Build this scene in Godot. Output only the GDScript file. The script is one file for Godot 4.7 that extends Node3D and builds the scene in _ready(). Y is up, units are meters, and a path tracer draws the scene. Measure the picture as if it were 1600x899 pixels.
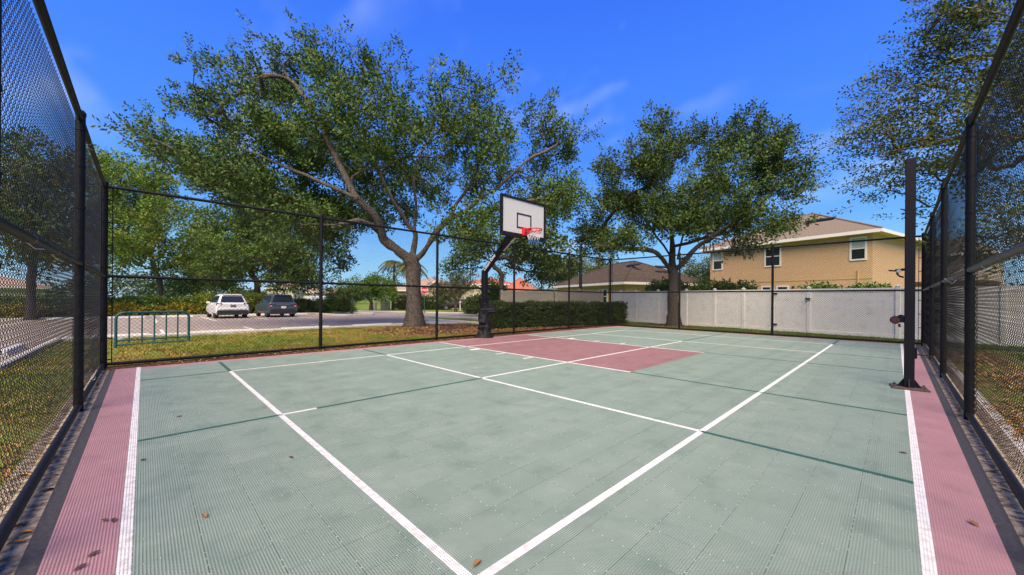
extends Node3D
# A fenced sports court in a residential park: tile court, chain-link fences, hoop, oaks, car park, houses.

const FOCAL := 588.06
const HORIZON := 467.51
const YAW := 0.77458
const EYE := 1.25

var rng := RandomNumberGenerator.new()
var M := {}
var used := {}

class Shape:
	# collects triangles with normals; faces are wound clockwise
	var v := PackedVector3Array()
	var n := PackedVector3Array()
	var c := PackedColorArray()
	func tri(a: Vector3, b: Vector3, d: Vector3) -> void:
		var k := (d - a).cross(b - a).normalized()
		v.append(a); v.append(b); v.append(d)
		n.append(k); n.append(k); n.append(k)
	func trin(a: Vector3, b: Vector3, d: Vector3, na: Vector3, nb: Vector3, nd: Vector3) -> void:
		v.append(a); v.append(b); v.append(d)
		n.append(na); n.append(nb); n.append(nd)
	func quad(a: Vector3, b: Vector3, d: Vector3, e: Vector3) -> void:
		tri(a, b, d); tri(a, d, e)
	func box(at: Vector3, size: Vector3, bas := Basis()) -> void:
		var h := size * 0.5
		var p := []
		for i in 8:
			p.append(at + bas * Vector3(h.x if i & 1 else -h.x, h.y if i & 2 else -h.y, h.z if i & 4 else -h.z))
		quad(p[4], p[6], p[7], p[5]); quad(p[1], p[3], p[2], p[0])
		quad(p[5], p[7], p[3], p[1]); quad(p[0], p[2], p[6], p[4])
		quad(p[2], p[3], p[7], p[6]); quad(p[0], p[4], p[5], p[1])
	func chamfer(at: Vector3, size: Vector3, r: float, bas := Basis()) -> void:
		# a box whose vertical and top edges are cut back by r
		var h := size * 0.5
		var rings := []
		for q in [[-h.y, 0.0], [h.y - r, 0.0], [h.y, r]]:
			var ring := []
			var x: float = h.x - q[1]
			var z: float = h.z - q[1]
			var e := minf(r, minf(x, z) * 0.9)
			for t in [[x, z - e], [x - e, z], [-x + e, z], [-x, z - e], [-x, -z + e], [-x + e, -z], [x - e, -z], [x, -z + e]]:
				ring.append(at + bas * Vector3(t[0], q[0], t[1]))
			rings.append(ring)
		for k in 2:
			for i in 8:
				var j := (i + 1) % 8
				quad(rings[k][i], rings[k][j], rings[k + 1][j], rings[k + 1][i])
		for i in range(1, 7):
			tri(rings[2][0], rings[2][i], rings[2][i + 1])
			tri(rings[0][0], rings[0][i + 1], rings[0][i])
	func tube(path: Array, radii: Array, sides := 8, caps := true) -> void:
		var count := path.size()
		if count < 2: return
		var dir: Vector3 = (path[1] - path[0]).normalized()
		var side := dir.cross(Vector3.UP if absf(dir.y) < 0.9 else Vector3.RIGHT).normalized()
		var last := []
		var lastn := []
		for i in count:
			if i > 0 and i < count - 1: dir = (path[i + 1] - path[i - 1]).normalized()
			elif i == count - 1: dir = (path[i] - path[i - 1]).normalized()
			side = (side - dir * side.dot(dir)).normalized()
			var up := dir.cross(side)
			var r: float = radii[i] if i < radii.size() else radii[radii.size() - 1]
			var ring := []
			var rn := []
			for k in sides:
				var a := TAU * k / sides
				var o := side * cos(a) + up * sin(a)
				ring.append(path[i] + o * r)
				rn.append(o)
			if i > 0:
				for k in sides:
					var j := (k + 1) % sides
					trin(last[k], ring[j], last[j], lastn[k], rn[j], lastn[j])
					trin(last[k], ring[k], ring[j], lastn[k], rn[k], rn[j])
			if caps and (i == 0 or i == count - 1):
				for k in range(1, sides - 1):
					if i == 0: tri(ring[0], ring[k], ring[k + 1])
					else: tri(ring[0], ring[k + 1], ring[k])
			last = ring
			lastn = rn
	func lathe(at: Vector3, prof: Array, sides := 16) -> void:
		# prof: [radius, height] from the bottom up, about a vertical axis
		for i in prof.size() - 1:
			var p0: Array = prof[i]
			var p1: Array = prof[i + 1]
			var sl := Vector2(p1[1] - p0[1], p0[0] - p1[0]).normalized()
			for k in sides:
				var a := TAU * k / sides
				var b := TAU * (k + 1) / sides
				var da := Vector3(cos(a), 0, sin(a))
				var db := Vector3(cos(b), 0, sin(b))
				var na := da * sl.x + Vector3.UP * sl.y
				var nb := db * sl.x + Vector3.UP * sl.y
				var q0: Vector3 = at + da * p0[0] + Vector3.UP * p0[1]
				var q1: Vector3 = at + db * p0[0] + Vector3.UP * p0[1]
				var q2: Vector3 = at + db * p1[0] + Vector3.UP * p1[1]
				var q3: Vector3 = at + da * p1[0] + Vector3.UP * p1[1]
				trin(q0, q1, q2, na, nb, nb)
				trin(q0, q2, q3, na, nb, na)
	func sheet(pts: Array, y: float) -> void:
		# a flat polygon; pts are Vector2(x, z)
		var poly := PackedVector2Array(pts)
		var t := Geometry2D.triangulate_polygon(poly)
		for i in range(0, t.size(), 3):
			var a := poly[t[i]]
			var b := poly[t[i + 1]]
			var d := poly[t[i + 2]]
			var turn := (b - a).cross(d - a)
			for q in ([a, b, d] if turn > 0 else [a, d, b]):
				v.append(Vector3(q.x, y, q.y)); n.append(Vector3.UP)
	func fall(land: Callable, lift: float) -> void:
		for i in v.size(): v[i].y = land.call(v[i].z) + lift
	func prism(pts: Array, y0: float, y1: float) -> void:
		sheet(pts, y1)
		var poly := PackedVector2Array(pts)
		var flip := Geometry2D.is_polygon_clockwise(poly)
		for i in poly.size():
			var a := poly[i]
			var b := poly[(i + 1) % poly.size()]
			if flip:
				var t := a
				a = b
				b = t
			quad(Vector3(b.x, y0, b.y), Vector3(b.x, y1, b.y), Vector3(a.x, y1, a.y), Vector3(a.x, y0, a.y))
	func mesh() -> ArrayMesh:
		var arr := []
		arr.resize(Mesh.ARRAY_MAX)
		arr[Mesh.ARRAY_VERTEX] = v
		arr[Mesh.ARRAY_NORMAL] = n
		if c.size() == v.size() and c.size() > 0: arr[Mesh.ARRAY_COLOR] = c
		var m := ArrayMesh.new()
		m.add_surface_from_arrays(Mesh.PRIMITIVE_TRIANGLES, arr)
		return m

# ---------- naming, parenting, materials ----------
func numbered(called: String) -> String:
	var k: int = used.get(called, -1) + 1
	used[called] = k
	return called if k == 0 else "%s_%03d" % [called, k]

func tag(o: Node, label: String, category: String, group := "") -> Node:
	o.set_meta("label", label)
	o.set_meta("category", category)
	if group: o.set_meta("group", group)
	return o

func thing(called: String, label: String, category: String, at: Vector3, turn := 0.0, group := "") -> Node3D:
	var o := Node3D.new()
	o.name = numbered(called)
	add_child(o)
	o.position = at
	o.rotation.y = turn
	tag(o, label, category, group)
	return o

func part(called: String, s, m: Material, parent: Node, at := Vector3.ZERO) -> MeshInstance3D:
	var o := MeshInstance3D.new()
	o.name = called
	o.mesh = s.mesh() if s is Shape else s
	o.material_override = m
	o.position = at
	parent.add_child(o, true)
	return o

func setting(called: String, s, m: Material) -> MeshInstance3D:
	var o := MeshInstance3D.new()
	o.name = numbered(called)
	o.mesh = s.mesh() if s is Shape else s
	o.material_override = m
	o.set_meta("kind", "structure")
	add_child(o)
	return o

func many(called: String, mesh: Mesh, m: Material, places: Array, parent: Node, colors := []) -> MultiMeshInstance3D:
	var mm := MultiMesh.new()
	mm.transform_format = MultiMesh.TRANSFORM_3D
	mm.use_colors = colors.size() > 0
	mm.mesh = mesh
	mm.instance_count = places.size()
	for i in places.size():
		mm.set_instance_transform(i, places[i])
		if colors.size() > 0: mm.set_instance_color(i, colors[i])
	var o := MultiMeshInstance3D.new()
	o.name = called if parent != self else numbered(called)
	o.multimesh = mm
	o.material_override = m
	o.set_meta("kind", "stuff")
	parent.add_child(o, true)
	return o

func noise(freq: float, seed_: int, octaves := 5, kind := FastNoiseLite.TYPE_SIMPLEX_SMOOTH) -> FastNoiseLite:
	var f := FastNoiseLite.new()
	f.noise_type = kind
	f.frequency = freq
	f.seed = seed_
	f.fractal_octaves = octaves
	return f

func ramp(stops: Array) -> Gradient:
	var g := Gradient.new()
	var o := PackedFloat32Array()
	var c := PackedColorArray()
	for s in stops:
		o.append(s[0])
		c.append(Color(s[1][0], s[1][1], s[1][2]).linear_to_srgb())
	g.offsets = o
	g.colors = c
	return g

func grain(stops: Array, freq: float, seed_: int, size := 512, octaves := 5) -> NoiseTexture2D:
	var t := NoiseTexture2D.new()
	t.width = size
	t.height = size
	t.seamless = true
	t.noise = noise(freq, seed_, octaves)
	t.color_ramp = ramp(stops)
	return t

func bumps(freq: float, seed_: int, strength: float, size := 512, octaves := 4) -> NoiseTexture2D:
	var t := NoiseTexture2D.new()
	t.width = size
	t.height = size
	t.seamless = true
	t.noise = noise(freq, seed_, octaves)
	t.as_normal_map = true
	t.bump_strength = strength
	return t

func paint(col: Array, rough := 0.7, metal := 0.0) -> StandardMaterial3D:
	var m := StandardMaterial3D.new()
	m.albedo_color = Color(col[0], col[1], col[2]).linear_to_srgb()
	m.roughness = rough
	m.metallic = metal
	return m

func surface(tex: Texture2D, scale: float, rough := 0.85, nrm: Texture2D = null, depth := 1.0) -> StandardMaterial3D:
	# world-space texture: scale is repeats per metre
	var m := StandardMaterial3D.new()
	m.albedo_texture = tex
	m.roughness = rough
	if rough > 0.84: m.metallic_specular = 0.2
	m.uv1_triplanar = true
	m.uv1_world_triplanar = true
	m.uv1_scale = Vector3(scale, scale, scale)
	if nrm:
		m.normal_enabled = true
		m.normal_texture = nrm
		m.normal_scale = depth
	return m

func foliage(rough := 0.6, back := Color(0.25, 0.4, 0.08)) -> StandardMaterial3D:
	var m := StandardMaterial3D.new()
	m.vertex_color_use_as_albedo = true
	m.roughness = rough
	m.metallic_specular = 0.35
	m.backlight_enabled = true
	m.backlight = back
	m.cull_mode = BaseMaterial3D.CULL_DISABLED
	return m

func spot(px: float, py: float, depth: float) -> Vector3:
	# a point of the place from its bearing, height and distance as surveyed from where the photographer stood
	var side := (px - 800.0) / FOCAL * depth
	var up := EYE - (py - 0.007675 * (px - 800.0) - HORIZON) * depth / FOCAL
	var fwd := Vector3(sin(YAW), 0, -cos(YAW))
	var rgt := Vector3(cos(YAW), 0, sin(YAW))
	var p := fwd * depth + rgt * side
	p.y = up
	return p

func gy(z: float) -> float:
	# the land falls gently away beyond the near kerb of the car park
	if z > -16.3: return -0.05
	if z > -37.0: return -0.05 - 0.2 * (-16.3 - z) / 20.7
	return -0.25 - 0.3 * minf((-37.0 - z) / 23.0, 1.0)

func on_ground(px: float, depth: float, y := -99.0) -> Vector3:
	var p := spot(px, HORIZON, depth)
	p.y = y if y > -90.0 else gy(p.z)
	return p

func upright(dir: Vector3, roll: float, s := 1.0) -> Basis:
	# a basis whose y axis is dir
	var y := dir.normalized()
	var x := y.cross(Vector3.FORWARD if absf(y.z) < 0.9 else Vector3.RIGHT).normalized().rotated(y, roll)
	return Basis(x * s, y * s, x.cross(y) * s)

func rnd(a: float, b: float) -> float:
	return rng.randf_range(a, b)

func rnd3() -> Vector3:
	while true:
		var p := Vector3(rnd(-1, 1), rnd(-1, 1), rnd(-1, 1))
		if p.length_squared() <= 1.0: return p
	return Vector3.ZERO

# ---------- camera, sky, sun ----------
func view_and_light() -> void:
	var cam := Camera3D.new()
	cam.name = "camera"
	cam.projection = Camera3D.PROJECTION_FRUSTUM
	cam.near = 0.05
	cam.far = 900.0
	cam.size = 899.0 / FOCAL * 0.05
	cam.frustum_offset = Vector2(0, 18.01 / FOCAL * 0.05)
	cam.transform = Transform3D(Basis(Vector3.UP, -YAW) * Basis(Vector3.BACK, 0.007675), Vector3(0, EYE, 0))
	add_child(cam)
	cam.current = true

	var sun := DirectionalLight3D.new()
	sun.name = "sun"
	sun.light_energy = 1.55
	sun.light_angular_distance = 55.0
	sun.light_color = Color(1.0, 0.91, 0.77)
	sun.shadow_enabled = true
	add_child(sun)
	sun.look_at_from_position(Vector3.ZERO, Vector3(0.55, -0.92, -0.42))

	var env := Environment.new()
	env.background_mode = Environment.BG_SKY
	env.tonemap_mode = Environment.TONE_MAPPER_LINEAR
	env.tonemap_exposure = 1.6
	env.sdfgi_enabled = true
	env.ssao_enabled = true
	env.ssil_enabled = true
	var sky := Sky.new()
	var pano := PanoramaSkyMaterial.new()
	pano.panorama = ImageTexture.create_from_image(sky_image())
	sky.sky_material = pano
	env.sky = sky
	var we := WorldEnvironment.new()
	we.name = "environment"
	we.environment = env
	add_child(we)

func sky_image() -> Image:
	# clear blue air paling to the horizon, with thin wisps of high cloud all round
	var w := 768
	var h := 384
	var im := Image.create(w, h, false, Image.FORMAT_RGBF)
	var wisps := noise(1.1, 7, 5)
	var patches := noise(0.7, 19, 3)
	var stops := [[0.0, Vector3(0.36, 0.52, 0.66)], [4.0, Vector3(0.215, 0.44, 0.66)], [10.0, Vector3(0.108, 0.30, 0.66)], [20.0, Vector3(0.052, 0.185, 0.66)], [38.0, Vector3(0.029, 0.118, 0.60)], [90.0, Vector3(0.022, 0.09, 0.5)]]
	for y in h:
		var el := 90.0 - (y + 0.5) / h * 180.0
		var base := Vector3(0.33, 0.45, 0.55)
		if el >= 0.0:
			for k in stops.size() - 1:
				if el >= stops[k][0] and el <= stops[k + 1][0]:
					var t: float = (el - stops[k][0]) / (stops[k + 1][0] - stops[k][0])
					base = (stops[k][1] as Vector3).lerp(stops[k + 1][1], t)
		var ce := cos(deg_to_rad(el))
		var se := sin(deg_to_rad(el))
		for x in w:
			var c := base
			if el > 0.0:
				var az := TAU * (x + 0.5) / w
				# a flat layer high above, seen in perspective
				var q := 1.0 / (se + 0.18)
				var p := Vector3(cos(az) * ce * q, 0.0, sin(az) * ce * q)
				var a := wisps.get_noise_3d(p.x * 0.8, 3.0, p.z * 1.7) + 0.5 * wisps.get_noise_3d(p.x * 2.6, 9.0, p.z * 5.2)
				var b := clampf(patches.get_noise_3d(p.x, 1.0, p.z) * 1.6 + 0.15, 0.0, 1.0)
				var k2 := clampf((a - 0.08) * 0.9, 0.0, 1.0) * b
				c = base.lerp(Vector3(0.45, 0.55, 0.72), clampf(k2, 0.0, 0.5))
			im.set_pixel(x, y, Color(c.x, c.y, c.z))
	return im

# ---------- materials ----------
func make_materials() -> void:
	var fine := bumps(0.06, 3, 4.0)
	M.green = []
	M.pink = []
	M.lane = []
	for k in 4:
		var d: float = [0.0, 0.005, -0.005, 0.009][k]
		M.green.append(tile_mat([0.25 + d, 0.326 + d, 0.262 + d], 40))
		M.pink.append(tile_mat([0.42 + d, 0.24 + d * 0.6, 0.25 + d * 0.6], 40))
		M.lane.append(tile_mat([0.32 + d, 0.175 + d * 0.6, 0.17 + d * 0.6], 40))
	M.line = surface(grain([[0.25, [0.62, 0.6, 0.55]], [0.55, [0.8, 0.79, 0.76]], [1.0, [0.84, 0.83, 0.8]]], 0.02, 71), 1.2, 0.6)
	M.dark_line = paint([0.035, 0.12, 0.085], 0.6)
	M.slab = surface(grain([[0.2, [0.09, 0.07, 0.05]], [0.42, [0.22, 0.18, 0.13]], [0.65, [0.34, 0.285, 0.21]], [1.0, [0.44, 0.385, 0.3]]], 0.03, 12, 512, 6), 0.9, 0.95, fine, 1.0)
	M.edging = surface(grain([[0.2, [0.028, 0.028, 0.032]], [0.8, [0.06, 0.058, 0.06]]], 0.03, 14), 2.0, 0.75)
	M.vinyl = surface(grain([[0.2, [0.008, 0.008, 0.009]], [0.7, [0.012, 0.0115, 0.012]], [1.0, [0.03, 0.026, 0.022]]], 0.02, 15), 1.5, 0.5)
	for q in [M.vinyl]: q.metallic_specular = 0.3
	M.sunlit_rail_paint = surface(grain([[0.2, [0.05, 0.047, 0.042]], [0.8, [0.11, 0.1, 0.088]]], 0.02, 85), 1.5, 0.55)  # lighter rail colour: sunlight on the right mid rail is painted in
	M.wire = paint([0.02, 0.02, 0.021], 0.4)
	M.wire.metallic_specular = 0.25
	M.galv = paint([0.55, 0.55, 0.56], 0.35, 0.8)
	M.tape = paint([0.7, 0.72, 0.75], 0.6)
	M.black = surface(grain([[0.2, [0.006, 0.006, 0.008]], [0.8, [0.011, 0.011, 0.015]]], 0.03, 16), 2.0, 0.5)
	M.pad = surface(grain([[0.2, [0.007, 0.007, 0.009]], [0.8, [0.014, 0.014, 0.017]]], 0.04, 17), 3.0, 0.55, bumps(0.02, 18, 6.0), 0.6)
	M.rust_black = surface(grain([[0.3, [0.008, 0.008, 0.012]], [0.72, [0.011, 0.0105, 0.015]], [0.95, [0.03, 0.017, 0.012]]], 0.03, 19), 2.0, 0.5)
	for q in [M.black, M.pad, M.rust_black]: q.metallic_specular = 0.32
	M.plate = surface(grain([[0.2, [0.03, 0.025, 0.022]], [0.6, [0.1, 0.07, 0.05]], [1.0, [0.2, 0.16, 0.12]]], 0.05, 20), 4.0, 0.8)
	M.board = surface(grain([[0.25, [0.54, 0.535, 0.5]], [0.6, [0.6, 0.595, 0.56]], [1.0, [0.64, 0.635, 0.6]]], 0.03, 21), 1.4, 0.35)
	M.board_line = paint([0.02, 0.02, 0.022], 0.5)
	M.rim = paint([0.62, 0.018, 0.03], 0.35)
	M.net_red = paint([0.5, 0.04, 0.05], 0.8)
	M.net_white = paint([0.75, 0.75, 0.76], 0.8)
	M.net_blue = paint([0.05, 0.2, 0.5], 0.8)
	M.lettering = paint([0.7, 0.72, 0.76], 0.5)
	M.rack = surface(grain([[0.2, [0.01, 0.075, 0.075]], [0.8, [0.015, 0.11, 0.11]]], 0.03, 22), 2.0, 0.4)
	M.lawn = surface(grain([[0.15, [0.2, 0.14, 0.05]], [0.4, [0.17, 0.16, 0.035]], [0.6, [0.13, 0.17, 0.03]], [1.0, [0.2, 0.21, 0.045]]], 0.015, 23, 1024, 6), 0.16, 0.95, fine, 1.0)
	M.far_lawn = surface(grain([[0.2, [0.17, 0.2, 0.035]], [0.6, [0.13, 0.22, 0.03]], [1.0, [0.21, 0.25, 0.045]]], 0.02, 24, 512, 6), 0.2, 0.95)
	M.mulch = surface(grain([[0.15, [0.03, 0.016, 0.01]], [0.5, [0.085, 0.045, 0.026]], [0.75, [0.14, 0.08, 0.045]], [1.0, [0.2, 0.12, 0.06]]], 0.05, 25, 512, 6), 0.6, 0.95, fine, 1.5)
	M.asphalt = surface(grain([[0.2, [0.235, 0.2, 0.17]], [0.5, [0.305, 0.262, 0.224]], [0.8, [0.345, 0.3, 0.258]]], 0.02, 26, 1024, 6), 0.12, 0.9, fine, 0.6)
	M.concrete = surface(grain([[0.2, [0.4, 0.385, 0.35]], [0.5, [0.54, 0.525, 0.49]], [0.9, [0.62, 0.605, 0.57]]], 0.03, 27), 0.8, 0.9)
	M.road_paint = surface(grain([[0.15, [0.3, 0.29, 0.28]], [0.4, [0.7, 0.69, 0.66]], [1.0, [0.8, 0.79, 0.76]]], 0.05, 28), 0.8, 0.7)
	M.white_vinyl = surface(grain([[0.12, [0.56, 0.57, 0.45]], [0.3, [0.67, 0.66, 0.61]], [1.0, [0.71, 0.7, 0.67]]], 0.012, 29), 0.5, 0.5)
	M.tan_vinyl = surface(grain([[0.1, [0.46, 0.385, 0.265]], [0.5, [0.52, 0.435, 0.305]], [1.0, [0.57, 0.48, 0.345]]], 0.012, 30), 0.5, 0.55)
	M.bark = surface(grain([[0.15, [0.04, 0.033, 0.026]], [0.45, [0.12, 0.1, 0.082]], [0.75, [0.19, 0.165, 0.14]], [1.0, [0.27, 0.245, 0.21]]], 0.025, 31, 512, 6), 0.7, 0.95, bumps(0.05, 32, 9.0), 1.6)
	M.dark_bark = surface(grain([[0.15, [0.03, 0.025, 0.02]], [0.5, [0.1, 0.085, 0.07]], [1.0, [0.2, 0.18, 0.15]]], 0.04, 33, 512, 6), 0.9, 0.95, bumps(0.05, 34, 9.0), 1.6)
	M.leaf = foliage(0.55, Color(0.2, 0.3, 0.05))
	M.leaf_bright = foliage(0.55, Color(0.42, 0.62, 0.1))
	M.blade = foliage(0.7, Color(0.35, 0.45, 0.08))
	M.dead = foliage(0.85, Color(0.2, 0.1, 0.03))
	M.tan_wall = surface(grain([[0.2, [0.52, 0.345, 0.195]], [0.6, [0.57, 0.385, 0.22]], [1.0, [0.6, 0.41, 0.24]]], 0.03, 35), 0.4, 0.95, fine, 0.5)
	M.yellow_wall = surface(grain([[0.2, [0.5, 0.34, 0.13]], [1.0, [0.6, 0.43, 0.18]]], 0.03, 36), 0.4, 0.95)
	M.cream_wall = surface(grain([[0.2, [0.5, 0.43, 0.3]], [1.0, [0.6, 0.53, 0.39]]], 0.03, 37), 0.4, 0.95)
	M.trim = paint([0.74, 0.72, 0.66], 0.6)
	M.shingle_brown = surface(grain([[0.2, [0.045, 0.033, 0.024]], [0.5, [0.085, 0.065, 0.048]], [0.8, [0.12, 0.095, 0.07]], [1.0, [0.19, 0.15, 0.11]]], 0.03, 38, 512, 6), 0.25, 0.95, fine, 1.0)
	M.shingle_grey = surface(grain([[0.15, [0.12, 0.098, 0.072]], [0.5, [0.19, 0.158, 0.118]], [0.85, [0.29, 0.245, 0.185]]], 0.05, 39, 512, 6), 0.5, 0.95, fine, 1.0)
	M.tile_red = surface(grain([[0.2, [0.32, 0.1, 0.065]], [0.5, [0.43, 0.15, 0.1]], [1.0, [0.52, 0.24, 0.17]]], 0.06, 80, 512, 5), 0.5, 0.9, fine, 1.0)
	M.tile_tan = surface(grain([[0.2, [0.25, 0.17, 0.13]], [0.5, [0.38, 0.28, 0.22]], [1.0, [0.5, 0.4, 0.33]]], 0.06, 81, 512, 5), 0.5, 0.9, fine, 1.0)
	M.window = paint([0.02, 0.028, 0.032], 0.06)
	M.blind = surface(grain([[0.3, [0.36, 0.42, 0.38]], [0.7, [0.45, 0.5, 0.46]]], 0.04, 82), 1.0, 0.5)
	M.car_white = paint([0.78, 0.78, 0.77], 0.28)
	M.car_white.clearcoat_enabled = true
	M.car_blue = paint([0.05, 0.085, 0.12], 0.25, 0.3)
	M.car_blue.clearcoat_enabled = true
	M.tyre = paint([0.015, 0.015, 0.015], 0.85)
	M.hub = paint([0.3, 0.3, 0.31], 0.35, 0.8)
	M.trim_black = paint([0.02, 0.02, 0.022], 0.6)
	M.tail = paint([0.3, 0.01, 0.015], 0.2)
	M.tail_dark = paint([0.07, 0.015, 0.02], 0.2)
	M.sign_red = paint([0.5, 0.015, 0.03], 0.4)
	M.sign_white = paint([0.8, 0.8, 0.8], 0.4)
	M.steel_green = paint([0.03, 0.07, 0.05], 0.6)
	M.dark_pole = paint([0.012, 0.014, 0.02], 0.6)
	M.utility = surface(grain([[0.2, [0.5, 0.47, 0.38]], [1.0, [0.62, 0.6, 0.5]]], 0.03, 83), 0.7, 0.7)
	M.moss = foliage(0.9, Color(0.15, 0.17, 0.1))
	M.clip_glint = paint([0.6, 0.66, 0.63], 0.45)  # pale colour stands in for glints on the tile clips

func tile_mat(c: Array, s: int) -> StandardMaterial3D:
	# moulded plastic with scuffs: paler dust and darker smears in irregular patches
	var lo := [c[0] * 0.78, c[1] * 0.82, c[2] * 0.82]
	var hi := [c[0] * 1.14 + 0.014, c[1] * 1.09 + 0.012, c[2] * 1.1 + 0.012]
	if not M.has("tile_tex"): M.tile_tex = {}
	var t := grain([[0.14, lo], [0.4, c], [0.6, c], [0.86, hi]], 0.011, s, 1024, 7)
	return surface(t, 0.21, 0.5)

# ---------- the court ----------
const TILE := 0.254
const RIB := 0.0127
const GX := -0.034      # where the green field of tiles begins
const GZ := 0.090
const NX := 63
const NZ := 36

func tile_shape() -> Shape:
	# an open moulded grid: 20 bars each way, with the cross bars a hair lower
	var s := Shape.new()
	var h := TILE * 0.5 - 0.0011
	var b := 0.0032
	for k in 20:
		var o := -TILE * 0.5 + (k + 0.5) * RIB
		var a := Vector3(o - b, 0, -h)
		var d := Vector3(o + b, 0, h)
		s.quad(Vector3(a.x, 0, h), Vector3(a.x, 0, -h), Vector3(d.x, 0, -h), Vector3(d.x, 0, h))
		for e in [-1.0, 1.0]:
			var x: float = o + b * e
			var p0 := Vector3(x, 0, -h)
			var p1 := Vector3(x, 0, h)
			var q := Vector3(0, -0.011, 0)
			if e > 0: s.quad(p1 + q, p1, p0, p0 + q)
			else: s.quad(p0 + q, p0, p1, p1 + q)
		var y := -0.0012
		var w := 0.0028
		s.quad(Vector3(-h, y, o + w), Vector3(-h, y, o - w), Vector3(h, y, o - w), Vector3(h, y, o + w))
		for e in [-1.0, 1.0]:
			var z: float = o + w * e
			var p0 := Vector3(-h, y, z)
			var p1 := Vector3(h, y, z)
			var q := Vector3(0, -0.0098, 0)
			if e < 0: s.quad(p1 + q, p1, p0, p0 + q)
			else: s.quad(p0 + q, p0, p1, p1 + q)
	return s

func stripe(called: String, x0: float, z0: float, x1: float, z1: float, m: Material, court: Node) -> void:
	# paint on the tops of the bars, so that the openings of the grid stay open
	var ax0 := GX + roundf((x0 - GX) / RIB) * RIB
	var ax1 := GX + roundf((x1 - GX) / RIB) * RIB
	var az0 := GZ + roundf((z0 - GZ) / RIB) * RIB
	var az1 := GZ + roundf((z1 - GZ) / RIB) * RIB
	var nx := int(roundf((ax1 - ax0) / RIB))
	var nz := int(roundf((az1 - az0) / RIB))
	var s := Shape.new()
	var y := 0.0016
	var b := 0.0036
	for k in nx:
		var o := ax0 + (k + 0.5) * RIB
		s.quad(Vector3(o - b, y, az1), Vector3(o - b, y, az0), Vector3(o + b, y, az0), Vector3(o + b, y, az1))
		s.quad(Vector3(o - b, y - 0.004, az0), Vector3(o - b, y, az0), Vector3(o - b, y, az1), Vector3(o - b, y - 0.004, az1))
		s.quad(Vector3(o + b, y - 0.004, az1), Vector3(o + b, y, az1), Vector3(o + b, y, az0), Vector3(o + b, y - 0.004, az0))
	y = 0.0011
	for k in nz:
		var o := az0 + (k + 0.5) * RIB
		s.quad(Vector3(ax0, y, o + b), Vector3(ax0, y, o - b), Vector3(ax1, y, o - b), Vector3(ax1, y, o + b))
	part(called, s, m, court)

func border(x0: float, z0: float, x1: float, z1: float, court: Node) -> void:
	# the white border strips are bars of their own between the green and the pink tiles
	stripe("border_line", x0, z0, x1, z1, M.line, court)

func seen_size(p: Vector3) -> float:
	var fwd := Vector3(sin(YAW), 0, -cos(YAW))
	var rgt := Vector3(cos(YAW), 0, sin(YAW))
	var d := p.dot(fwd)
	if d < 0.6: return 0.0
	var x := 800.0 + FOCAL * p.dot(rgt) / d
	var y := HORIZON + FOCAL * EYE / d
	if x < -20 or x > 1620 or y > 915: return 0.0
	return 1.0 / d

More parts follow.
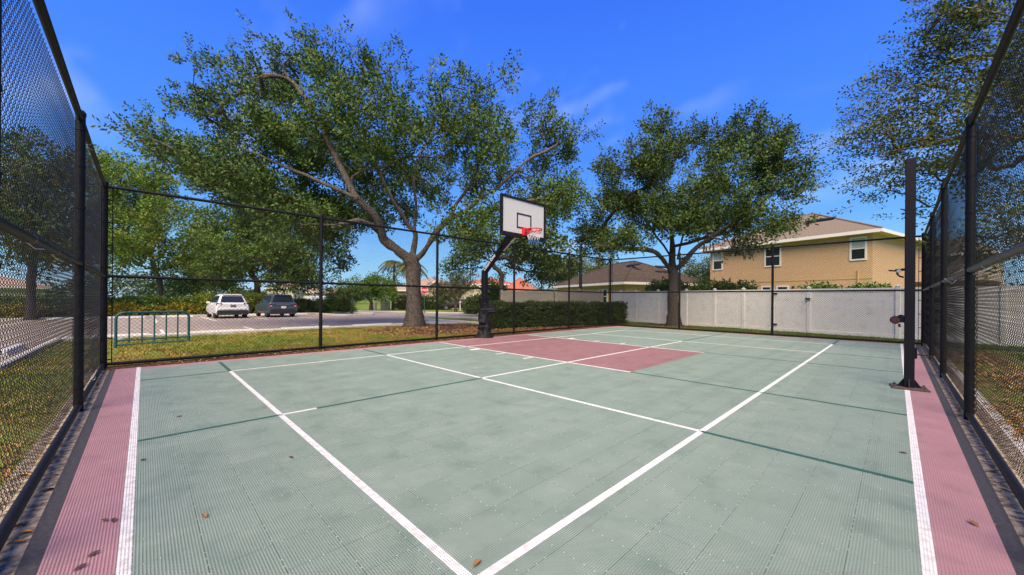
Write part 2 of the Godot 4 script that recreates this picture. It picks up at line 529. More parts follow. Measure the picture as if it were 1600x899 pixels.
func build_court() -> void:
	var court := Node3D.new()
	court.name = "court_pavement"
	court.set_meta("kind", "structure")
	add_child(court)
	var slab := Shape.new()
	slab.box(Vector3(7.86, -0.0925, -4.56), Vector3(17.05, 0.153, 10.6))
	part("slab", slab, M.slab, court)
	# soil and leaf mould that has gathered on the slab's edge under two of the fences
	var soil := Shape.new()
	soil.sheet([Vector2(-0.62, -9.39), Vector2(16.35, -9.39), Vector2(16.35, -9.87), Vector2(-0.62, -9.87)], -0.0125)
	part("soil", soil, M.mulch, court)
	soil = Shape.new()
	soil.sheet([Vector2(16.3, 0.5), Vector2(16.39, 0.5), Vector2(16.39, -9.38), Vector2(16.3, -9.38)], -0.0125)
	part("soil", soil, M.mulch, court)
	var mesh := tile_shape().mesh()
	var cells := []
	for i in range(-1, NX + 1):
		for j in range(-1, NZ + 1):
			var x := GX + (i + 0.5) * TILE
			var z := GZ - (j + 0.5) * TILE
			if i == -1: x -= 0.0508
			if j == -1: z += 0.0508
			var kind := "green"
			if i == -1 or j == -1 or i == NX or j == NZ: kind = "pink"
			elif i >= 24 and i < 38 and j >= 13: kind = "lane"
			if i == -1 and j == -1: continue
			cells.append([seen_size(Vector3(x, 0, z)), Vector3(x, -0.0005 * rng.randf(), z), kind])
	cells.sort_custom(func(a, b): return a[0] > b[0])
	var rest := {"green": [], "pink": [], "lane": []}
	var tint := {"green": [], "pink": [], "lane": []}
	for k in cells.size():
		var c: Array = cells[k]
		if k < 300:
			part("tile", mesh, M[c[2]][rng.randi() % 4], court, c[1])
		else:
			rest[c[2]].append(Transform3D(Basis(), c[1]))
			var t := rnd(0.94, 1.04)
			tint[c[2]].append(Color(t, t, t))
	for kind in rest:
		var m: StandardMaterial3D = M[kind][0].duplicate()
		m.vertex_color_use_as_albedo = true
		many("tile_field", mesh, m, rest[kind], court, tint[kind])
	# lines: white game lines and their dark green continuations
	var w := 0.0254
	var far_x := 14.36
	var t2 := 11.80
	var z_end := GZ - NZ * TILE
	var x_end := GX + NX * TILE
	var lines := []
	for z in [-7.83, -1.30]:
		lines.append(["game_line", 1.04, z - w, far_x, z + w])
	for x in [1.04, far_x]:
		lines.append(["game_line", x - w, -7.83 - w, x + w, -1.30 + w])
	for x in [3.81, t2]:
		lines.append(["game_line", x - w, -7.83, x + w, -1.30])
	lines.append(["game_line", 3.81, -4.57 - w, t2, -4.57 + w])
	lines.append(["centre_mark", 1.04, -4.57 - w, 1.40, -4.57 + w])
	for x in [6.036, 9.618]:
		lines.append(["lane_line", x - w, z_end, x + w, -3.212])
		var o: float = -1.0 if x < 8.0 else 1.0
		var zs := [-7.27, -6.34, -5.47]
		for k in 3:
			var hw: float = 0.065 if k == 0 else w
			var xa := minf(x, x + o * 0.33)
			lines.append(["lane_mark", xa, zs[k] - hw, xa + 0.33, zs[k] + hw])
	for q in lines:
		stripe(q[0], q[1], q[2], q[3], q[4], M.line, court)
	var dark := []
	for x in [1.04, 3.81, t2, far_x]:
		dark.append([x - w, z_end, x + w, -7.83])
		dark.append([x - w, -1.30, x + w, GZ])
	for x in [6.036, 9.618]:
		dark.append([x - w, -3.212, x + w, GZ])
	for z in [-7.83, -1.30]:
		dark.append([GX, z - w, 1.04, z + w])
		dark.append([far_x, z - w, x_end, z + w])
	dark.append([GX, -4.57 - w, 1.04, -4.57 + w])
	dark.append([1.40, -4.57 - w, 3.81, -4.57 + w])
	dark.append([t2, -4.57 - w, x_end, -4.57 + w])
	for q in dark:
		stripe("dark_line", q[0], q[1], q[2], q[3], M.dark_line, court)
	border(GX - 0.0508, z_end - TILE, GX, GZ + 0.0508, court)
	border(GX, GZ, x_end + TILE, GZ + 0.0508, court)
	# black rubber ramp round the edge
	var x0 := GX - 0.0508 - TILE
	var z0 := GZ + 0.0508 + TILE
	var x1 := x_end + TILE
	var z1 := z_end - TILE
	var e := 0.075
	for q in [[Vector3(x0, 0, z1 - e), Vector3(x0, 0, z0 + e), Vector3(-1, 0, 0)], [Vector3(x0 - e, 0, z0), Vector3(x1 + e, 0, z0), Vector3(0, 0, 1)], [Vector3(x1, 0, z0 + e), Vector3(x1, 0, z1 - e), Vector3(1, 0, 0)], [Vector3(x1 + e, 0, z1), Vector3(x0 - e, 0, z1), Vector3(0, 0, -1)]]:
		var s := Shape.new()
		var a: Vector3 = q[0]
		var b: Vector3 = q[1]
		var o: Vector3 = q[2]
		var lo := Vector3(0, -0.014, 0)
		var hi := Vector3(0, -0.002, 0)
		s.quad(a + o * e + lo, a + hi, b + hi, b + o * e + lo)
		s.quad(a + o * e + lo, b + o * e + lo, b + lo, a + lo)
		part("rubber_edging", s, M.edging, court)
	# clips that join the tiles; their pale colour paints glints along the seams
	var clip := Shape.new()
	clip.box(Vector3.ZERO, Vector3(0.006, 0.002, 0.004))
	var clips := []
	for i in range(0, NX):
		for j in range(0, NZ):
			if i > 26 and j > 26: continue
			for k in 4:
				if rng.randf() < 0.42: continue
				var o := (0.15 + 0.233 * k) * TILE
				clips.append(Transform3D(Basis(), Vector3(GX + i * TILE, 0.0006, GZ - j * TILE - o)))
			for k in 4:
				if rng.randf() < 0.6: continue
				var o := (0.15 + 0.233 * k) * TILE
				clips.append(Transform3D(Basis(Vector3.UP, PI / 2), Vector3(GX + i * TILE + o, 0.0006, GZ - j * TILE)))
	many("tile_clip_glints", clip.mesh(), M.clip_glint, clips, court)

# ---------- the chain-link fences ----------
const FENCE_H := 3.2

func wire_pair() -> ArrayMesh:
	# two neighbouring zigzag wires of the weave, one diamond wide
	var s := Shape.new()
	var a := 0.035
	var steps := 90
	# each wire is a flattened coil: rising strokes in front, returning strokes behind, hooked round its neighbour at the bends
	var d := 0.0048
	for side in 2:
		var path := []
		for i in steps:
			var odd := (i + side) % 2 == 1
			var xa := side * a + (a if odd else 0.0)
			var xb := side * a + (0.0 if odd else a)
			var y := 0.05 + i * a
			var z := -d if odd else d
			path.append(Vector3(xa, y, 0.0))
			path.append(Vector3(lerpf(xa, xb, 0.13), y + a * 0.16, z))
			path.append(Vector3(lerpf(xa, xb, 0.87), y + a * 0.84, z))
		s.tube(path, [0.002], 3, false)
	return s.mesh()

var pair_mesh: ArrayMesh

func chain_fence(label: String, a: Vector3, b: Vector3, posts: Array, out_side: float, ends: Array, mid_rail: Material = null) -> Node3D:
	# local x runs from a to b; out_side: +1 if the weave hangs on the local +z face
	var dir := (b - a).normalized()
	var o := thing("chain_link_fence", label, "fence", a, atan2(-dir.z, dir.x), "black chain-link fences round the court")
	var length := a.distance_to(b)
	if pair_mesh == null: pair_mesh = wire_pair()
	var n := posts.size()
	for i in n:
		if i == 0 and not ends[0] or i == n - 1 and not ends[1]: continue
		var s := Shape.new()
		var r := 0.048 if i == 0 or i == n - 1 else 0.039
		s.lathe(Vector3(posts[i], -0.05, 0), [[r, 0.0], [r, FENCE_H + 0.06], [r * 1.12, FENCE_H + 0.065], [r * 1.12, FENCE_H + 0.1], [r * 0.7, FENCE_H + 0.125], [0.0, FENCE_H + 0.13]], 14)
		var p := part("post", s, M.vinyl, o)
		var band := Shape.new()
		band.lathe(Vector3.ZERO, [[r, -0.012], [r + 0.004, -0.012], [r + 0.004, 0.012], [r, 0.012]], 12)
		var bm := band.mesh()
		for h in [0.25, 0.62, 1.0, 1.38, 1.78, 2.2, 2.65, 3.05]:
			part("tie_band", bm, M.vinyl, p, Vector3(posts[i], h + rnd(-0.03, 0.03), 0))
	for h in [FENCE_H - 0.02, 1.6, 0.045]:
		for i in n - 1:
			var s := Shape.new()
			s.tube([Vector3(posts[i] + 0.03, h, 0), Vector3(posts[i + 1] - 0.03, h, 0)], [0.029], 10)
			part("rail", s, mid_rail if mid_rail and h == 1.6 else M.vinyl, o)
	for i in n - 1:
		var places := []
		var x: float = posts[i]
		while x < posts[i + 1] - 0.02:
			places.append(Transform3D(Basis(), Vector3(x, 0, out_side * 0.046)))
			x += 0.07
		many("chain_link_weave", pair_mesh, M.wire, places, o)
	for e in [[posts[0], 1.0], [posts[n - 1], -1.0]]:
		var s := Shape.new()
		s.tube([Vector3(e[0] + e[1] * 0.1, 0.06, out_side * 0.03), Vector3(e[0] + e[1] * 0.1, FENCE_H - 0.04, out_side * 0.03)], [0.008], 6)
		for h in [0.12, 0.5, 0.9, 1.3, 1.75, 2.15, 2.55, 2.95]:
			s.box(Vector3(e[0] + e[1] * 0.055, h, out_side * 0.03), Vector3(0.11, 0.02, 0.006))
		part("tension_bar", s, M.vinyl, o)
	return o

func tie(o: Node3D, x: float, h: float, tail: Vector3) -> void:
	# a bent aluminium tie that holds the weave to a rail, its loose end sticking out
	var path := []
	for k in 9:
		var a := -0.6 + k * 0.55
		path.append(Vector3(x + k * 0.0015, h + cos(a) * 0.027, sin(a) * 0.027))
	var last: Vector3 = path[8]
	path.append(last + tail * 0.5 + Vector3(0, -0.02, 0))
	path.append(last + tail)
	var s := Shape.new()
	s.tube(path, [0.0028], 5)
	part("tie_wire", s, M.galv, o)

func build_fences() -> void:
	var xl := -0.505
	var xr := 16.22
	var zf := -9.74
	var zn := 0.555
	var left := chain_fence("black chain-link fence along the left edge of the court, beside the pink strip", Vector3(xl, 0, zn), Vector3(xl, 0, zf), [0.0, 3.39, 6.8, zn - zf], -1.0, [true, true])
	tie(left, 4.3, 1.6, Vector3(0.09, -0.03, 0.06))
	tie(left, 5.2, 1.6, Vector3(0.08, -0.05, 0.05))
	tie(left, 7.6, 3.16, Vector3(0.05, -0.05, 0.05))
	tie(left, 8.4, 0.1, Vector3(0.05, 0.12, 0.05))
	var tape := Shape.new()
	tape.lathe(Vector3(zn - zf, 0.36, 0), [[0.046, 0.0], [0.047, 0.06], [0.0465, 0.13]], 14)
	part("white_tape", tape, M.tape, left)
	chain_fence("black chain-link fence behind the hoop, between court and car park", Vector3(xl, 0, zf), Vector3(xr, 0, zf), [0.0, 3.565, 6.855, 10.14, 13.43, xr - xl], -1.0, [false, true])
	chain_fence("black chain-link fence across the far end, before the white vinyl fence", Vector3(xr, 0, zf), Vector3(xr, 0, zn), [0.0, 3.31, 6.61, zn - zf], -1.0, [false, true])
	var right := chain_fence("black chain-link fence along the right edge, beside the net post", Vector3(xr, 0, zn), Vector3(xl, 0, zn), [0.0, 3.6, 6.6, 9.85, 13.2, xr - xl], -1.0, [false, false], M.sunlit_rail_paint)
	tie(right, 10.9, 1.58, Vector3(0.1, -0.06, 0.1))
	tie(right, 8.3, 1.58, Vector3(0.08, -0.05, 0.06))
	tie(right, 7.6, 1.58, Vector3(-0.06, 0.05, 0.06))

# ---------- hoop, net post, bike rack ----------
func build_hoop() -> void:
	var base := Vector3(7.885, 0, -9.33)
	var o := thing("basketball_hoop", "tall black basketball hoop with white backboard and red rim", "basketball hoop", base)
	var pole := Shape.new()
	pole.chamfer(Vector3(0, 1.07, 0), Vector3(0.165, 2.2, 0.165), 0.012)
	part("pole", pole, M.black, o)
	var a := Vector3(0, 2.09, -0.03)
	var b := Vector3(-0.03, 3.32, 1.42)
	var d := (b - a).normalized()
	var bas := Basis(Vector3.RIGHT, d, Vector3.RIGHT.cross(d))
	var arm := Shape.new()
	arm.chamfer((a + b) * 0.5, Vector3(0.15, a.distance_to(b), 0.15), 0.01, bas)
	var armp := part("arm", arm, M.black, o)
	var tm := TextMesh.new()
	var fnt := SystemFont.new()
	fnt.font_names = PackedStringArray(["Droid Sans"])
	fnt.font_weight = 700
	tm.font = fnt
	tm.text = "Court One"
	tm.font_size = 34
	tm.pixel_size = 0.0042
	tm.depth = 0.003
	var letters := MeshInstance3D.new()
	letters.name = "lettering"
	letters.mesh = tm
	letters.material_override = M.lettering
	armp.add_child(letters)
	# on the face towards the left of the court, reading up the arm
	letters.transform = Transform3D(Basis(d, d.cross(Vector3.LEFT) * -1.0, Vector3.LEFT), a + d * 0.47 + Vector3(-0.0765, 0, 0) + d.cross(Vector3.LEFT) * -0.01)
	for x in [-0.11, 0.11]:
		var br := Shape.new()
		br.tube([Vector3(x * 0.8, 2.83, 0.86), Vector3(x * 4.0 - 0.02, 3.12, 1.66)], [0.018], 6)
		part("brace", br, M.black, o)
	var hang := Shape.new()
	hang.tube([Vector3(-0.62, 3.1, 1.7), Vector3(-0.1, 2.62, 0.68)], [0.016], 6)
	part("brace", hang, M.black, o)
	var lift := Shape.new()
	lift.tube([Vector3(-0.05, 2.72, 0.95), Vector3(-0.05, 3.2, 1.66)], [0.02], 8)
	part("lift_rod", lift, M.galv, o)
	# backboard in the plane z = 1.79 of this thing
	var zb := 1.79
	var cx := -0.035
	var y0 := 3.06
	var y1 := 4.13
	var w := 0.915
	var panel := Shape.new()
	panel.box(Vector3(cx, (y0 + y1) * 0.5, zb - 0.012), Vector3(w * 2 - 0.05, y1 - y0 - 0.05, 0.02))
	var bp := part("backboard", panel, M.board, o)
	var fr := Shape.new()
	for e in [-1.0, 1.0]:
		fr.box(Vector3(cx + e * (w - 0.03), (y0 + y1) * 0.5, zb - 0.015), Vector3(0.06, y1 - y0, 0.075))
		fr.box(Vector3(cx, (y0 + y1) * 0.5 + e * ((y1 - y0) * 0.5 - 0.03), zb - 0.0155), Vector3(w * 2 - 0.12, 0.06, 0.073))
	part("frame", fr, M.vinyl, bp)
	var back := Shape.new()
	for x in [-0.5, 0.5]:
		back.box(Vector3(cx + x, (y0 + y1) * 0.5, zb - 0.05), Vector3(0.05, y1 - y0 - 0.1, 0.05))
	for y in [3.2, 3.62]:
		back.box(Vector3(cx, y, zb - 0.06), Vector3(1.1, 0.05, 0.05))
	back.box(Vector3(cx, 3.36, zb - 0.12), Vector3(0.3, 0.42, 0.1))
	part("backboard_support", back, M.black, o)
	var sq := Shape.new()
	var t := 0.05
	var sw := 0.61
	var sh := 0.44
	var sy := 3.27
	for e in [-1.0, 1.0]:
		sq.box(Vector3(cx + e * (sw - t) * 0.5, sy + sh * 0.5, zb + 0.0005), Vector3(t, sh, 0.003))
		sq.box(Vector3(cx, sy + sh * 0.5 + e * (sh - t) * 0.5, zb + 0.0005), Vector3(sw - 2 * t, t, 0.003))
	part("shooter_square", sq, M.board_line, bp)
	var pad := Shape.new()
	for e in [-1.0, 1.0]:
		pad.chamfer(Vector3(cx + e * (w * 0.5 + 0.06), y0 - 0.01, zb - 0.012), Vector3(w - 0.12, 0.1, 0.1), 0.02)
	part("edge_pad", pad, M.pad, bp)
	# rim
	var ry := 3.215
	var rz := zb + 0.15 + 0.229
	var rim := Shape.new()
	var ring := []
	for k in 33:
		var g := TAU * k / 32.0
		ring.append(Vector3(cx + cos(g) * 0.229, ry, rz + sin(g) * 0.229))
	rim.tube(ring, [0.016], 8, false)
	var rp := part("rim", rim, M.rim, o)
	var br := Shape.new()
	br.chamfer(Vector3(cx, ry - 0.035, zb + 0.045), Vector3(0.2, 0.2, 0.1), 0.01)
	br.box(Vector3(cx, ry - 0.025, zb + 0.12), Vector3(0.12, 0.05, 0.1))
	for e in [-1.0, 1.0]:
		br.tube([Vector3(cx + e * 0.07, ry - 0.09, zb + 0.07), Vector3(cx + e * 0.15, ry - 0.01, rz - 0.17)], [0.009], 6)
	part("bracket", br, M.rim, rp)
	# net: twelve loops crossing, red above, white, then blue
	var bands := [[0.0, 0.13, "net_red", 0.225, 0.19], [0.13, 0.27, "net_white", 0.19, 0.15], [0.27, 0.40, "net_blue", 0.15, 0.135]]
	var net := Node3D.new()
	net.name = "net"
	o.add_child(net)
	for q in bands:
		var s := Shape.new()
		for k in 12:
			for e in [-1.0, 1.0]:
				var path := []
				for i in 7:
					var f := i / 6.0
					var h: float = lerpf(q[0], q[1], f)
					var rr: float = lerpf(q[3], q[4], f)
					var g: float = TAU * (k + e * h / 0.135 * 0.5) / 12.0
					path.append(Vector3(cx + cos(g) * rr, ry - 0.012 - h, rz + sin(g) * rr))
				s.tube(path, [0.005], 4, false)
		part("net_cord", s, M[q[2]], net)
	# the padded cover round the foot: loose, wrinkled cloth with straps and a flap
	var cover := Shape.new()
	var prof := [[0.30, 0.0], [0.29, 0.03], [0.235, 0.1], [0.2, 0.2], [0.195, 0.26], [0.215, 0.3], [0.21, 0.36], [0.175, 0.41], [0.19, 0.5], [0.175, 0.6], [0.165, 0.75], [0.155, 0.9], [0.145, 1.02], [0.15, 1.1], [0.135, 1.13]]
	var fold := noise(2.2, 91, 3)
	var rows := []
	for i in prof.size():
		var row := []
		for k in 28:
			var g := TAU * k / 28.0
			var r: float = prof[i][0] + (0.0 if i < 1 else fold.get_noise_3d(cos(g) * 0.6, prof[i][1] * 1.6, sin(g) * 0.6) * 0.055 + 0.012 * sin(prof[i][1] * 42.0 + g * 2.0))
			row.append(Vector3(cos(g) * r, prof[i][1], sin(g) * r))
		rows.append(row)
	for i in prof.size() - 1:
		for k in 28:
			var j := (k + 1) % 28
			cover.quad(rows[i][k], rows[i][j], rows[i + 1][j], rows[i + 1][k])
	part("base_cover", cover, M.pad, o)
	var flap := Shape.new()
	var fb := Basis(Vector3.UP, -0.6) * Basis(Vector3.RIGHT, 0.45)
	flap.chamfer(Vector3(0.12, 0.93, 0.13), Vector3(0.34, 0.12, 0.24), 0.03, fb)
	flap.chamfer(Vector3(0.14, 0.86, 0.19), Vector3(0.30, 0.1, 0.16), 0.03, fb)
	part("cover_flap", flap, M.pad, o)
	var horns := Shape.new()
	horns.chamfer(Vector3(-0.15, 1.14, 0.02), Vector3(0.07, 0.34, 0.16), 0.02, Basis(Vector3.BACK, 0.22))
	horns.chamfer(Vector3(0.14, 1.15, -0.02), Vector3(0.06, 0.3, 0.14), 0.02, Basis(Vector3.BACK, -0.16))
	part("cover_lobes", horns, M.pad, o)
	var strap := Shape.new()
	strap.box(Vector3(-0.02, 0.13, 0.245), Vector3(0.012, 0.22, 0.012), Basis(Vector3.RIGHT, 0.28))
	part("strap", strap, M.edging, o)

func build_net_post() -> void:
	var o := thing("net_post", "tall square black net post bolted to the court by the right fence", "post", Vector3(7.92, 0, 0.135))
	var s := Shape.new()
	s.chamfer(Vector3(0, 1.665, 0), Vector3(0.108, 3.31, 0.108), 0.008)
	part("post", s, M.rust_black, o)
	var pl := Shape.new()
	pl.chamfer(Vector3(0, 0.012, 0), Vector3(0.34, 0.022, 0.38), 0.006, Basis(Vector3.UP, 0.1))
	var pp := part("base_plate", pl, M.plate, o)
	for e in [[0.13, 0.15], [-0.13, 0.15], [0.13, -0.15], [-0.13, -0.15]]:
		var b := Shape.new()
		b.lathe(Vector3(e[0], 0.022, e[1]), [[0.02, 0.0], [0.02, 0.014], [0.01, 0.015], [0.01, 0.03], [0.0, 0.031]], 6)
		part("bolt", b, M.plate, pp)
	for k in 4:
		var g := Shape.new()
		var bas := Basis(Vector3.UP, k * PI / 2)
		var h := 0.006
		var p := [Vector3(0.05, 0.024, 0), Vector3(0.05, 0.15, 0), Vector3(0.125, 0.024, 0)]
		var f := []
		for e in [-h, h]:
			for q in p:
				f.append(bas * (q + Vector3(0, 0, e)))
		g.tri(f[0], f[1], f[2]); g.tri(f[3], f[5], f[4]); g.quad(f[1], f[4], f[5], f[2])
		part("gusset", g, M.rust_black, o)
	var top := Shape.new()
	top.chamfer(Vector3(0, 1.72, -0.10), Vector3(0.05, 0.035, 0.1), 0.006, Basis(Vector3.RIGHT, -0.1))
	top.chamfer(Vector3(0, 1.712, -0.175), Vector3(0.045, 0.02, 0.09), 0.004, Basis(Vector3.RIGHT, 0.12))
	top.tube([Vector3(0, 1.69, -0.13), Vector3(0, 1.655, -0.125), Vector3(0, 1.625, -0.1), Vector3(0, 1.61, -0.06)], [0.012], 6)
	part("pulley_bracket", top, M.rust_black, o)
	var wheel := Shape.new()
	wheel.tube([Vector3(-0.028, 1.705, -0.11), Vector3(0.028, 1.705, -0.11)], [0.025], 14)
	part("pulley", wheel, M.galv, o)
	var winch := Shape.new()
	winch.tube([Vector3(-0.04, 0.985, -0.145), Vector3(0.04, 0.985, -0.145)], [0.058], 18)
	winch.tube([Vector3(-0.03, 1.02, -0.085), Vector3(0.03, 1.02, -0.085)], [0.045], 14)
	winch.chamfer(Vector3(0, 1.0, -0.07), Vector3(0.07, 0.1, 0.06), 0.01)
	var wp := part("winch", winch, M.rust_black, o)
	var disc := Shape.new()
	disc.tube([Vector3(-0.047, 0.985, -0.145), Vector3(-0.041, 0.985, -0.145)], [0.048], 18)
	part("winch_gear", disc, paint([0.05, 0.012, 0.01], 0.6), wp)
	var hook := Shape.new()
	hook.tube([Vector3(0, 0.93, -0.1), Vector3(0, 0.9, -0.105), Vector3(0, 0.885, -0.09)], [0.012], 6)
	part("hook", hook, M.rust_black, o)
	var lug := Shape.new()
	lug.chamfer(Vector3(0, 0.52, 0.066), Vector3(0.05, 0.16, 0.024), 0.006)
	lug.tube([Vector3(0, 0.5, 0.075), Vector3(0, 0.495, 0.17), Vector3(0.01, 0.47, 0.235)], [0.008], 6)
	part("cleat", lug, M.rust_black, o)

func build_rack() -> void:
	var a := on_ground(181.0, 9.45)
	var b := on_ground(295.0, 10.6)
	var d := (b - a)
	d.y = 0
	var length := d.length()
	var o := thing("bike_rack", "dark green tubular bike rack on the grass beyond the fence", "bike rack", Vector3(a.x, -0.05, a.z), atan2(-d.z, d.x))
	var h := 0.88
	var r := 0.16
	var path := [Vector3(0, 0, 0), Vector3(0, h - r, 0)]
	for k in range(1, 6):
		var g := PI / 2 * k / 5.0
		path.append(Vector3(r - cos(g) * r, h - r + sin(g) * r, 0))
	for k in range(0, 6):
		var g := PI / 2 * k / 5.0
		path.append(Vector3(length - r + sin(g) * r, h - r + cos(g) * r, 0))
	path.append(Vector3(length, 0, 0))
	var s := Shape.new()
	s.tube(path, [0.03], 10)
	part("frame", s, M.rack, o)
	for k in range(1, 6):
		var bar := Shape.new()
		var x := length * k / 6.0
		bar.tube([Vector3(x, 0.1, 0), Vector3(x, h, 0)], [0.017], 8)
		part("bar", bar, M.rack, o)
	for y in [0.06, 0.17]:
		var rail := Shape.new()
		rail.tube([Vector3(0, y, 0.0), Vector3(length, y, 0.0)], [0.018], 8)
		part("bottom_rail", rail, M.rack, o)

# ---------- vegetation ----------
func leaf(s: Shape, base: Vector3, dir: Vector3, nrm: Vector3, length: float, width: float, shade: Color) -> void:
	# a leaf blade folded a little along its midrib
	var x := dir.cross(nrm).normalized()
	var m := base + dir * length * 0.5 - nrm * width * 0.12
	var tip := base + dir * length
	var l := m + x * width * 0.5 + nrm * width * 0.2
	var r := m - x * width * 0.5 + nrm * width * 0.2
	s.tri(base, l, tip)
	s.tri(base, tip, r)
	for k in 6: s.c.append(shade)

func twig(seed_: int, count: int, length: float, leaf_l: float, leaf_w: float, spread: float, droop := 0.0) -> ArrayMesh:
	var r := RandomNumberGenerator.new()
	r.seed = seed_
	var s := Shape.new()
	var stem := [Vector3.ZERO, Vector3(0.02, length * 0.5, 0.015), Vector3(-0.01, length, 0)]
	s.tube(stem, [0.006, 0.004, 0.002], 3, false)
	for k in s.v.size(): s.c.append(Color(0.75, 0.5, 0.35))
	for k in count:
		var t := (k + 0.5) / count
		var p := Vector3(0.02 * sin(t * 3.0), length * t, 0.015 * t)
		var a := k * 2.4 + r.randf_range(-0.6, 0.6)
		var out := Vector3(cos(a), 0.35 + t * 0.5 - droop, sin(a)).normalized()
		p += out * r.randf_range(0.0, spread)
		out = (out + Vector3(r.randf_range(-0.5, 0.5), r.randf_range(-0.4, 0.4), r.randf_range(-0.5, 0.5))).normalized()
		var nrm := out.cross(Vector3(r.randf_range(-1, 1), r.randf_range(-1, 1), r.randf_range(-1, 1))).normalized()
		var g := r.randf_range(0.7, 1.25)
		leaf(s, p, out, nrm, leaf_l * r.randf_range(0.7, 1.2), leaf_w * r.randf_range(0.8, 1.2), Color(g * r.randf_range(0.85, 1.15), g, g * 0.9))
	return s.mesh()

var twigs := {}

func twig_mesh(kind: String, k: int) -> ArrayMesh:
	var key := kind + str(k)
	if not twigs.has(key):
		match kind:
			"oak": twigs[key] = twig(100 + k, 15, 0.42, 0.15, 0.078, 0.12)
			"fine": twigs[key] = twig(500 + k, 16, 0.4, 0.09, 0.045, 0.1)
			"big": twigs[key] = twig(200 + k, 14, 0.7, 0.26, 0.13, 0.24)
			"hedge": twigs[key] = twig(300 + k, 9, 0.14, 0.05, 0.032, 0.04)
			"shrub": twigs[key] = twig(400 + k, 12, 0.4, 0.16, 0.08, 0.14)
	return twigs[key]

class Skeleton:
	var pos := []
	var up := []      # parent of each node
	var kids := []
	var rad := []
	func add(p: Vector3, parent: int) -> int:
		pos.append(p); up.append(parent); kids.append([]); rad.append(0.0)
		if parent >= 0: kids[parent].append(pos.size() - 1)
		return pos.size() - 1

func grow(sk: Skeleton, from: int, path: Array, wander: float) -> int:
	var last := from
	for p in path:
		var a: Vector3 = sk.pos[last]
		var b: Vector3 = p
		var steps := maxi(1, int(a.distance_to(b) / 0.5))
		for k in range(1, steps + 1):
			var q := a.lerp(b, float(k) / steps)
			if k < steps: q += rnd3() * wander
			last = sk.add(q, last)
	return last

